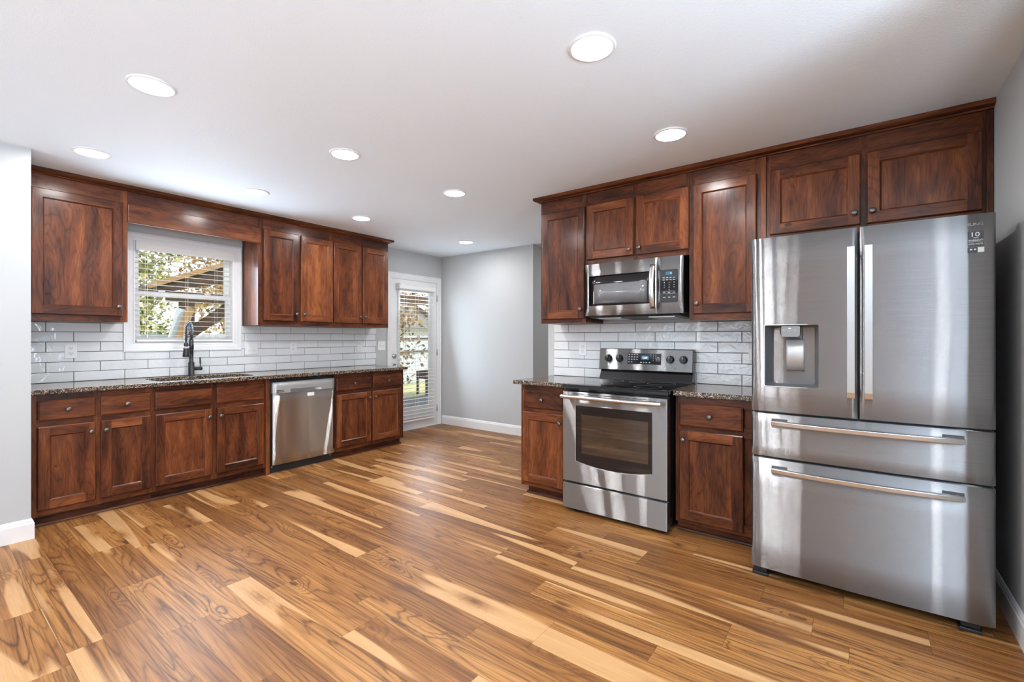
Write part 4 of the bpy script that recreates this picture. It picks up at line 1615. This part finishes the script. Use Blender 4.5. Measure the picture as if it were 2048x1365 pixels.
    mb.rings([[(s, sl(z) + o_, z) for z, o_ in ((1.001, -0.002), (1.001, 0.004), (1.166, 0.004), (1.166, -0.002))] for s in (X0 + 0.004, X1 - 0.010)], True, True, True, False, 0)
    fp = mb.build('control_panel', M['steel'], r, 0.002)

    def FP(s, d, z):          # on the sloped panel
        return FB(s, sl(z) + 0.004 + d, z)
    mb = MB(FP)
    mb.box(-1.478, -1.208, -0.001, 0.0012, 1.050, 1.135)
    mb.build('keypad', M['ceran'], fp)
    mb = MB(FP)
    mb.box(-1.366, -1.304, 0.0012, 0.0016, 1.086, 1.118)
    mb.build('display', M['lcd'], fp)
    text_mesh('display_digits', '12:00', FP, -1.354, -1.316, 1.094, 1.109, 0.0021, M['lcd_text'], fp)
    mb = MB(FP)
    rows_ = [(1.126, 4), (1.106, 4), (1.088, 4), (1.066, 2)]
    for z, n in rows_:
        for i in range(n):
            s = -1.464 + 0.022 * i
            mb.box(s - 0.007, s + 0.006, 0.0012, 0.0016, z - 0.003, z - 0.0006)
            mb.box(s - 0.005, s + 0.003, 0.0012, 0.0016, z + 0.0008, z + 0.003)
    for i, s in enumerate((-1.365, -1.343, -1.322, -1.297)):
        mb.box(s - 0.007, s + 0.006, 0.0012, 0.0016, 1.062, 1.0645)
        mb.box(s - 0.004, s + 0.003, 0.0012, 0.0016, 1.066, 1.068)
    frame4(mb, -1.247, -1.217, 1.078, 1.098, 0.0012, 0.0012, 0.0016)
    mb.box(-1.241, -1.223, 0.0012, 0.0016, 1.105, 1.108)
    mb.build('key_legends', M['white_ink'], fp)
    for k, (c, rw) in enumerate([(0, 0), (1, 0), (2, 0), (0, 1), (1, 1), (2, 1), (0, 2), (1, 2), (2, 2), (1, 3)]):
        s, z = -1.291 + 0.019 * c, 1.121 - 0.0145 * rw
        text_mesh('keypad_digit', '1234567890'[k], FP, s, s + 0.0045, z, z + 0.007, 0.0017, M['white_ink'], fp)
    text_mesh('keypad_word', 'START', FP, -1.244, -1.220, 1.0845, 1.0915, 0.0017, M['white_ink'], fp)
    mb = MB(FP)
    mb.face([(-1.101, 0.0005, 1.027), (-1.095, 0.0005, 1.027), (-1.098, 0.0005, 1.033)])
    mb.box(-1.112, -1.084, 0.0, 0.0005, 1.0215, 1.0235)
    mb.build('panel_mark', M['grey_ink'], fp)
    for s, z in ((-1.642, 1.092), (-1.546, 1.092), (-1.138, 1.092), (-1.040, 1.092)):
        mb = MB(FP)
        mb.lathe([(0.030, 0.0), (0.030, 0.004), (0.0275, 0.006), (0.0255, 0.022), (0.023, 0.025)], (s, 0.0, z), 1, 28)
        mb.box(s - 0.0055, s + 0.0055, 0.020, 0.034, z - 0.026, z + 0.026)
        kb = mb.build('burner_knob', M['black'], fp, 0.001)
        mb = MB(FP)
        mb.box(s - 0.0012, s + 0.0012, 0.034, 0.0344, z + 0.006, z + 0.024)
        mb.build('pointer', M['white_ink'], r)
        mb = MB(FP)
        for i in range(10):
            a = math.radians(-30 + 24 * i + 0)
            rr_ = 0.0365
            ps, pz = s + rr_ * math.cos(a + PI * 0.0), z + rr_ * math.sin(a)
            mb.box(ps - 0.0012, ps + 0.0012, 0.0, 0.0004, pz - 0.0012, pz + 0.0012)
        mb.build('dial_marks', M['dark_ink'], fp)
    return r


build_range()


def build_microwave():
    r = thing('microwave', 'stainless over the range microwave hanging under the short cabinet', 'microwave', (-1.333, 3.4, 1.43))
    X0, X1, Z0, Z1 = -1.709, -0.957, 1.428, 1.827
    FD = YB - 3.22
    mb = MB(FB)
    mb.box(X0 + 0.004, X1 - 0.001, 0.02, FD - 0.04, Z0 + 0.002, Z1 + 0.001)
    mb.build('case', M['black'], r, 0.002)
    mb = MB(FB)
    mb.rings([[(s, FD - 0.15, Z0 + 0.0015), (s, FD - 0.006, Z0 + 0.0015), (s, FD - 0.02, Z0 - 0.014), (s, 0.04, Z0 - 0.026), (s, 0.02, Z0 - 0.026), (s, 0.02, Z0 + 0.0015)] for s in (X0 + 0.03, X1 - 0.03)], True, True, True, False)
    mb.build('underside_tray', M['black_matte'], r)
    for a, b in ((X0 + 0.08, X0 + 0.27), (X1 - 0.27, X1 - 0.08)):
        mb = MB(FB)
        mb.rings([[(s, 0.08, Z0 - 0.0275), (s, FD - 0.07, Z0 - 0.0205), (s, FD - 0.07, Z0 - 0.016), (s, 0.08, Z0 - 0.022)] for s in (a, b)], True, True, True, False)
        mb.build('grease_filter', M['nickel'], r)
    XS = -1.134
    # door
    gl = rrect(-1.678, XS - 0.030, 1.504, 1.735, 0.006, 3)

    def cv(s):
        t = (s - X0) / (X1 - X0)
        return FD - 0.010 * (abs(2 * t - 1)) ** 2.5
    mb = MB(FB)
    ss = sorted(lin(X0, XS - 0.001, 12) + [-1.678, XS - 0.0300])
    grid_panel(mb, ss, [Z0, 1.504, 1.735, Z1], lambda s, z: cv(s), FD - 0.04, (-1.678, XS - 0.0300, 1.504, 1.735))
    dr = mb.build('door', M['steel'], r)
    mb = MB(FB)
    grid_panel(mb, lin(-1.678, XS - 0.0305, 8), [1.5042, 1.52, 1.669, 1.7348], lambda s, z: cv(s) - 0.001, FD - 0.03, None, mat=0)
    mb.build('door_glass', M['ceran'], dr)
    mb = MB(FB)
    grid_panel(mb, lin(-1.634, -1.212, 6), [1.5215, 1.668], lambda s, z: cv(s) - 0.0004, FD - 0.02)
    mb.build('window_screen', M['micro_pane'], dr)
    mb = MB(FB)
    rs = []
    for i in range(13):
        t = -1 + 2 * i / 12
        z = 1.622 + 0.157 * t
        d = cv(-1.166) + 0.020 + 0.030 * (1 - t * t)
        w = 0.0185
        rs.append([(-1.166 - w, d - 0.014, z), (-1.166 - w, d - 0.004, z), (-1.166 - w * 0.5, d, z), (-1.166 + w * 0.5, d, z), (-1.166 + w, d - 0.004, z), (-1.166 + w, d - 0.014, z)])
    mb.rings(rs, True, True, True, True)
    for z in (1.49, 1.754):
        mb.box(-1.166 - 0.012, -1.166 + 0.012, cv(-1.166) - 0.003, cv(-1.166) + 0.022, z - 0.012, z + 0.012)
    mb.build('handle', M['steel_plain'], dr)
    text_mesh('logo', 'SAMSUNG', FB, -1.405, -1.335, 1.4625, 1.4725, cv(-1.37) + 0.0012, M['grey_ink'], dr)
    # control side
    mb = MB(FB)
    grid_panel(mb, lin(XS + 0.001, X1, 6), [Z0, Z1], lambda s, z: cv(s), FD - 0.04)
    cp = mb.build('control_panel', M['steel'], r)
    FC = lambda s, d, z: FB(s, cv(s) + d, z)
    mb = MB(FC)
    ol = rrect(-1.119, -0.994, 1.504, 1.735, 0.010, 4)
    mb.rings([[(s, d, z) for s, z in ol] for d in (-0.002, 0.0012)], True, False, True, False)
    mb.build('keypad', M['ceran'], cp)
    mb = MB(FC)
    mb.box(-1.080, -1.034, 0.0013, 0.0017, 1.698, 1.720)
    mb.build('display', M['lcd'], cp)
    text_mesh('display_digits', '0', FC, -1.046, -1.039, 1.703, 1.713, 0.0021, M['lcd_text'], cp)
    mb = MB(FC)
    for z, n in ((1.678, 4), (1.663, 4)):
        for i in range(n):
            s = -1.092 + 0.0235 * i
            mb.box(s - 0.007, s + 0.007, 0.0013, 0.0017, z - 0.0012, z + 0.0016)
    for z in (1.574, 1.541):
        for i in range(3):
            s = -1.088 + 0.033 * i
            mb.box(s - 0.008, s + 0.008, 0.0013, 0.0017, z - 0.0012, z + 0.0016)
    mb.box(-1.102, -1.012, 0.0013, 0.0017, 1.5825, 1.5832)
    mb.box(-1.102, -1.012, 0.0013, 0.0017, 1.5655, 1.5662)
    mb.build('key_legends', M['white_ink'], cp)
    for k in range(10):
        c, rw = (k % 3, k // 3) if k < 9 else (1, 3)
        s, z = -1.090 + 0.033 * c, 1.640 - 0.0165 * rw
        text_mesh('keypad_digit', '1234567890'[k], FC, s, s + 0.0045, z, z + 0.008, 0.0019, M['white_ink'], cp)


build_microwave()


def build_dishwasher():
    r = thing('dishwasher', 'stainless dishwasher with pocket handle between sink cabinet and end cabinet', 'dishwasher', FA(2.37, 0.3, 0))
    S0, S1 = 2.066, 2.692
    FD = XA * 0 + 0.590
    mb = MB(FA)
    mb.box(2.048, 2.6945, 0.05, FD - 0.05, 0.075, 0.872)
    mb.build('tub', M['black_matte'], r)
    mb = MB(FA)
    mb.box(2.048, 2.6945, 0.10, FD - 0.045, 0.0, 0.0745)
    mb.build('toe_panel', M['black_matte'], r)
    mb = MB(FA)
    for s in (2.075, 2.665):
        mb.lathe([(0.006, 0.0), (0.006, 0.002), (0.002, 0.003)], (s, FD - 0.045, 0.055), 1, 10)
    mb.build('screw', M['nickel'], r)
    cv = lambda s, z: FD + 0.004 - 0.012 * abs((2 * (s - S0) / (S1 - S0)) - 1) ** 3 - 0.006 * max(0, (0.30 - z) / 0.22) ** 2
    mb = MB(FA)
    grid_panel(mb, lin(S0, S1, 24), lin(0.076, 0.737, 8), cv, FD - 0.045)
    mb.build('door_panel', M['steel_washer'], r)
    mb = MB(FA)
    ss = sorted(lin(S0, S1, 14) + [2.228, 2.545])
    H0, H1, K0, K1 = 2.228, 2.545, 0.7425, 0.772
    grid_panel(mb, ss, [0.739, K0, K1, 0.80, 0.8445], lambda s, z: cv(s, 0.5), FD - 0.045, (H0, H1, K0, K1))
    cp = mb.build('control_panel', M['silver'], r)
    mb = MB(FA)
    mb.rings([[(s, cv(s, .5) - 0.0008, z) for s, z in rrect(H0, H1, K0, K1, 0.006, 3)], [(s, FD - 0.040, z) for s, z in rrect(H0 + 0.03, H1 - 0.05, K0 + 0.003, K1 - 0.002, 0.006, 3)]], True, False, True, False)
    mb.build('handle_pocket', M['silver'], cp)
    text_mesh('logo', 'SAMSUNG', FA, 2.096, 2.152, 0.8165, 0.8265, cv(2.11, .5) + 0.0012, M['dark_ink'], cp)
    mb = MB(FA)
    for z in (0.7525, 0.7665):
        mb.box(2.100, 2.170, cv(2.13, .5) - 0.004, cv(2.17, .5) + 0.0006, z - 0.003, z + 0.003)
    mb.build('vent_slots', M['slot'], cp)
    mb = MB(FA)
    d = cv(2.62, .5) + 0.0006
    for i in range(9):
        s = 2.49 + 0.019 * i
        mb.box(s, s + (0.012 if i % 3 else 0.006), d - 0.003, d, 0.818, 0.8205)
        if i % 2 == 0:
            mb.box(s, s + 0.009, d - 0.003, d, 0.826, 0.8275)
    for i in range(8):
        mb.box(2.512 + 0.0155 * i, 2.524 + 0.0155 * i, d - 0.003, d, 0.7995, 0.803)
    mb.build('button_legends', M['grey_ink'], cp)
    mb = MB(FA)
    mb.box(2.395, 2.465, cv(2.4, .5) - 0.002, cv(2.42, .5) + 0.0008, 0.690, 0.722)
    mb.build('door_label', M['plate'], r)
    mb = MB(FA)
    for s in (2.19, 2.53):
        mb.box(s - 0.012, s + 0.012, FD - 0.05, FD - 0.02, 0.8725, 0.8745)
    mb.build('mounting_tab', M['nickel'], r)


build_dishwasher()


# ------------------------------------------------------------------ recessed ceiling lights
def ceiling_light(x, y, label):
    r = thing('recessed_ceiling_light', label, 'ceiling light', (x, y, CEIL), 'round recessed ceiling lights')
    mb = MB()
    mb.lathe([(0.096, CEIL - 0.0005), (0.096, CEIL - 0.003), (0.090, CEIL - 0.007), (0.078, CEIL - 0.008), (0.077, CEIL - 0.004), (0.077, CEIL - 0.0005)], (x, y, 0), 2, 48, cap0=False, cap1=False)
    mb.build('trim_ring', M['trim'], r)
    mb = MB()
    mb.lathe([(0.0765, CEIL - 0.001), (0.0765, CEIL - 0.0045), (0.060, CEIL - 0.0055)], (x, y, 0), 2, 48)
    mb.build('lens', M['lens'], r)


for x, y, lb in (
        (-2.646, 0.708, 'large lit recessed ceiling light at upper left of the view'),
        (-3.907, 0.734, 'lit recessed ceiling light in front of the single door cabinet at far left'),
        (-0.867, 1.694, 'largest lit recessed ceiling light, at upper centre of the view'),
        (-0.872, 2.689, 'lit recessed ceiling light in front of the tall cabinet beside the refrigerator'),
        (-2.637, 1.719, 'lit recessed ceiling light in the middle of the kitchen ceiling'),
        (-3.894, 1.735, 'lit recessed ceiling light in front of the window valance'),
        (-2.631, 2.718, 'lit recessed ceiling light left of the crown end above the range'),
        (-3.918, 2.738, 'lit recessed ceiling light in front of the cabinets right of the window'),
        (-3.858, 4.186, 'small far recessed ceiling light near the garden door'),
        (-2.650, 5.900, 'recessed ceiling light in the hallway behind the stove wall, hidden from view'),
        (-0.870, 0.700, 'recessed ceiling light nearly overhead of the viewpoint, outside the view'),
        (-0.870, -0.300, 'recessed ceiling light just behind the viewpoint, outside the view'),
        (-0.870, -1.300, 'recessed ceiling light behind the viewpoint toward the near wall'),
        (-2.640, -0.560, 'recessed ceiling light behind the viewpoint on the left'),
        (0.950, -1.300, 'recessed ceiling light behind the viewpoint on the right')):
    ceiling_light(x, y, lb)

# ------------------------------------------------------------------ garden outside
GZ = -0.22
mb = MB()
mb.box(-40, XA - T - 0.001, -15, 40, GZ - 0.2, GZ)
struct(mb.build('ground', M['lawn']), 'dry yellow green lawn outside', 'lawn')
mb = MB()
mb.box(-8.7, -6.0, 5.6, 10.4, GZ, GZ + 0.03)
struct(mb.build('patio', M['paving']), 'grey paved patio strip outside the garden door', 'patio')


def pergola():
    r = thing('pergola', 'dark brown timber shelter with sloping roof outside the kitchen window', 'pergola', (-8.6, 2.9, GZ))
    X = -8.0
    mb = MB()
    for x0, x1 in ((X - 1.6, X),):
        top = [(2.12, 1.985), (4.4, 2.985), (4.4, 2.76), (3.9, 2.40), (2.45, 1.955)]
        mb.rings([[(x, y, z) for y, z in top] for x in (x0, x1)], True, True, True, False, 1)
    mb.build('roof', M['brown_timber'], r)
    mb = MB()
    mb.bar((X + 0.015, 2.10, 1.990), (X + 0.015, 4.4, 3.0), 0.05, 0.07)
    mb.build('roof_edge', M['tan_timber'], r)
    mb = MB()
    mb.bar((X - 0.1, 2.35, 1.87), (X - 0.1, 4.4, 1.87), 0.12, 0.15)
    mb.build('beam', M['brown_timber'], r)
    mb = MB()
    mb.bar((X - 0.1, 2.40, 1.985), (X - 0.1, 3.9, 2.30), 0.04, 0.035)
    mb.build('rafter', M['tan_timber'], r)
    for y in (2.60, 4.2):
        mb = MB()
        mb.bar((X - 0.1, y, GZ), (X - 0.1, y, 1.80), 0.16, 0.16)
        mb.build('post', M['brown_timber'], r)
    mb = MB()
    mb.bar((X - 0.1, 3.30, 1.83), (X - 0.1, 2.62, 1.31), 0.10, 0.15)
    mb.build('brace', M['brown_timber'], r)
    mb = MB()
    mb.bar((X + 0.12, 2.58, 1.70), (X + 0.12, 2.38, 1.05), 0.04, 0.10)
    mb.build('leaning_board', M['tan_timber'], r)
    mb = MB()
    mb.bar((X + 0.06, 2.50, 1.68), (X + 0.06, 2.36, 1.15), 0.03, 0.14)
    mb.build('pale_board', M['pale_board'], r)


pergola()


def porch():
    r = thing('porch_roof', 'tan timber porch roof seen through the top of the garden door', 'porch', (-6.8, 7.0, GZ))
    mb = MB()
    mb.rings([[(-5.08, y, 2.74), (-8.2, y, 2.36), (-8.2, y, 2.40), (-5.08, y, 2.78)] for y in (4.4, 10.5)], True, True, True, False, 1)
    mb.build('roof_deck', M['tan_timber'], r)
    mb = MB()
    for y in (4.6, 5.4, 6.2, 7.0, 7.8, 8.6, 9.4, 10.2):
        mb.bar((-5.1, y, 2.67), (-8.1, y, 2.30), 0.05, 0.12)
    mb.build('joists', M['brown_timber'], r)
    mb = MB()
    mb.bar((-8.0, 4.4, 2.08), (-8.0, 10.5, 2.16), 0.10, 0.20)
    mb.build('front_beam', M['tan_timber'], r)
    for y in (4.5, 10.3):
        mb = MB()
        mb.bar((-8.0, y, GZ), (-8.0, y, 2.0), 0.12, 0.12)
        mb.build('post', M['tan_timber'], r)


porch()


def fence():
    r = thing('fence', 'weathered pale board fence with dark rails across the lawn', 'fence', (-11.0, 9.6, GZ))
    a, b = Vector((-8.2, 3.5, 0)), Vector((-12.5, 14.5, 0))
    t = (b - a).normalized()
    a = Vector((-10.2, 2.0, 0))
    b = Vector((-12.4, 15.0, 0))
    L = (b - a).length
    t = (b - a) / L
    mb = MB()
    n = int(L / 0.15)
    for i in range(n):
        p = a + t * (0.15 * i)
        q = a + t * (0.15 * i + 0.138)
        h = GZ + 1.55 + rng.uniform(-0.02, 0.02)
        nx = Vector((-t.y, t.x, 0)) * 0.01
        mb.rings([[tuple(p + nx + Vector((0, 0, GZ + 0.03))), tuple(q + nx + Vector((0, 0, GZ + 0.03))), tuple(q - nx + Vector((0, 0, GZ + 0.03))), tuple(p - nx + Vector((0, 0, GZ + 0.03)))],
                  [tuple(p + nx + Vector((0, 0, h))), tuple(q + nx + Vector((0, 0, h))), tuple(q - nx + Vector((0, 0, h))), tuple(p - nx + Vector((0, 0, h)))]], True, True, True, False, 2, None)
    mb.build('boards', M['fence'], r)
    nf = Vector((t.y, -t.x, 0)) * 0.035
    for z in (GZ + 0.95, GZ + 1.36):
        mb = MB()
        mb.bar(a + nf + Vector((0, 0, z)), b + nf + Vector((0, 0, z + 0.15)), 0.04, 0.05)
        mb.build('rail', M['brown_timber'], r)
    k = 0
    while k < L:
        p = a + t * k + nf * 2.4
        mb = MB()
        mb.bar(p + Vector((0, 0, GZ)), p + Vector((0, 0, GZ + 1.62)), 0.09, 0.09)
        mb.build('post', M['tan_timber'], r)
        k += 2.4


fence()


def shed():
    r = thing('shed', 'low pale shed with dark sloping roof edge beyond the fence', 'shed', (-15.0, 13.0, GZ))
    mb = MB()
    mb.box(-17.5, -14.5, 9.5, 14.0, GZ, 1.75)
    mb.build('walls', M['siding'], r)
    mb = MB()
    mb.rings([[(x, 9.0, 1.75), (x, 11.7, 2.85), (x, 14.4, 1.62)] for x in (-17.8, -14.3)], True, True, True, False)
    mb.build('roof', M['shingle'], r)
    mb = MB()
    mb.bar((-14.28, 11.7, 2.88), (-14.28, 14.5, 1.60), 0.08, 0.14)
    mb.bar((-14.28, 11.7, 2.88), (-14.28, 8.9, 1.72), 0.08, 0.14)
    mb.build('fascia', M['brown_timber'], r)


shed()


def chair_outside():
    r = thing('garden_stool', 'small dark red brown garden stool on the lawn', 'stool', (-9.05, 8.35, GZ))
    mb = MB()
    mb.box(-9.25, -8.85, 8.12, 8.55, GZ + 0.42, GZ + 0.47, 0)
    mb.build('seat', M['rust_metal'], r, 0.01)
    mb = MB()
    mb.box(-9.25, -9.20, 8.12, 8.55, GZ + 0.47, GZ + 0.62, 0)
    mb.build('backrest', M['rust_metal'], r, 0.01)
    for x in (-9.22, -8.88):
        for y in (8.15, 8.52):
            mb = MB()
            mb.box(x - 0.025, x + 0.025, y - 0.025, y + 0.025, GZ, GZ + 0.42)
            mb.build('leg', M['rust_metal'], r)


chair_outside()


def tree(x, y, h, rad, leafm, label, zc=None, n=1500, trunk=0.11, lean=0.0):
    r = thing('tree', label, 'tree', (x, y, GZ), 'trees in the garden')
    mb = MB()
    path = []
    for i in range(7):
        t = i / 6
        path.append((x + lean * t + 0.10 * math.sin(3 * t + x), y + 0.12 * math.sin(2.4 * t + y), GZ - 0.02 + h * 0.85 * t))
    mb.tube(path, [trunk * (1 - 0.75 * i / 6) for i in range(7)], 10, smooth=True)
    for k in range(7):
        t = 0.3 + 0.08 * k
        b0 = Vector(path[0]).lerp(Vector(path[-1]), t)
        a = rng.uniform(0, 2 * PI)
        ln = rad * rng.uniform(0.5, 0.9)
        q1 = b0 + Vector((math.cos(a) * ln * 0.5, math.sin(a) * ln * 0.5, 0.35 * ln))
        q2 = b0 + Vector((math.cos(a) * ln, math.sin(a) * ln, 0.9 * ln))
        mb.tube([tuple(b0), tuple(q1), tuple(q2)], [trunk * 0.4, trunk * 0.25, trunk * 0.08], 6)
    mb.build('trunk', M['bark'], r)
    me = MB()
    zc = zc if zc is not None else GZ + h * 0.62
    cp = lambda q, m: max(-m, min(m, q))
    cl = [(cp(rng.gauss(0, 0.45), 0.8) * rad, cp(rng.gauss(0, 0.45), 0.8) * rad, cp(rng.gauss(0, 0.36), 0.7) * h * 0.7) for _ in range(60)]
    for i in range(int(n * 1.35)):
        c = cl[i % len(cl)]
        p = Vector((x + lean * 0.5 + c[0] + cp(rng.gauss(0, 0.26), 0.4), y + c[1] + cp(rng.gauss(0, 0.26), 0.4), max(GZ + 0.25, zc + c[2] + rng.gauss(0, 0.22))))
        s = rng.uniform(0.045, 0.105)
        u = Vector((rng.gauss(0, 1), rng.gauss(0, 1), rng.gauss(0, 1))).normalized()
        w = u.cross(Vector((rng.gauss(0, 1), rng.gauss(0, 1), rng.gauss(0, 1)))).normalized()
        me.face([tuple(p + u * s), tuple(p + w * s * 0.55), tuple(p - u * s), tuple(p - w * s * 0.55)], 0, rng.random())
    me.build('foliage', leafm, r, weld=False)


tree(-13.9, 3.05, 5.0, 1.25, M['leaf_green'], 'leafy yellow green tree at the left of the kitchen window view', n=3200)
tree(-14.3, 6.10, 5.4, 1.30, M['leaf_gold'], 'golden tree at the right of the kitchen window view', n=3000)
tree(-18.2, 4.40, 6.6, 1.75, M['leaf_green'], 'pale green tree far behind the timber shelter', n=3000)
tree(-20.6, 7.90, 6.8, 1.75, M['leaf_rust'], 'rust coloured tree far behind, between the window and door views', n=2400)
tree(-9.35, 7.45, 3.7, 0.72, M['leaf_gold'], 'sparse golden sapling at left of the garden door view', n=900, trunk=0.05)
tree(-20.6, 16.6, 7.5, 2.1, M['leaf_rust'], 'tall rust coloured tree beyond the shed in the garden door view', n=3200)
tree(-20.8, 21.4, 7.0, 2.2, M['leaf_green'], 'green tree farthest right beyond the shed in the garden door view', n=2600)
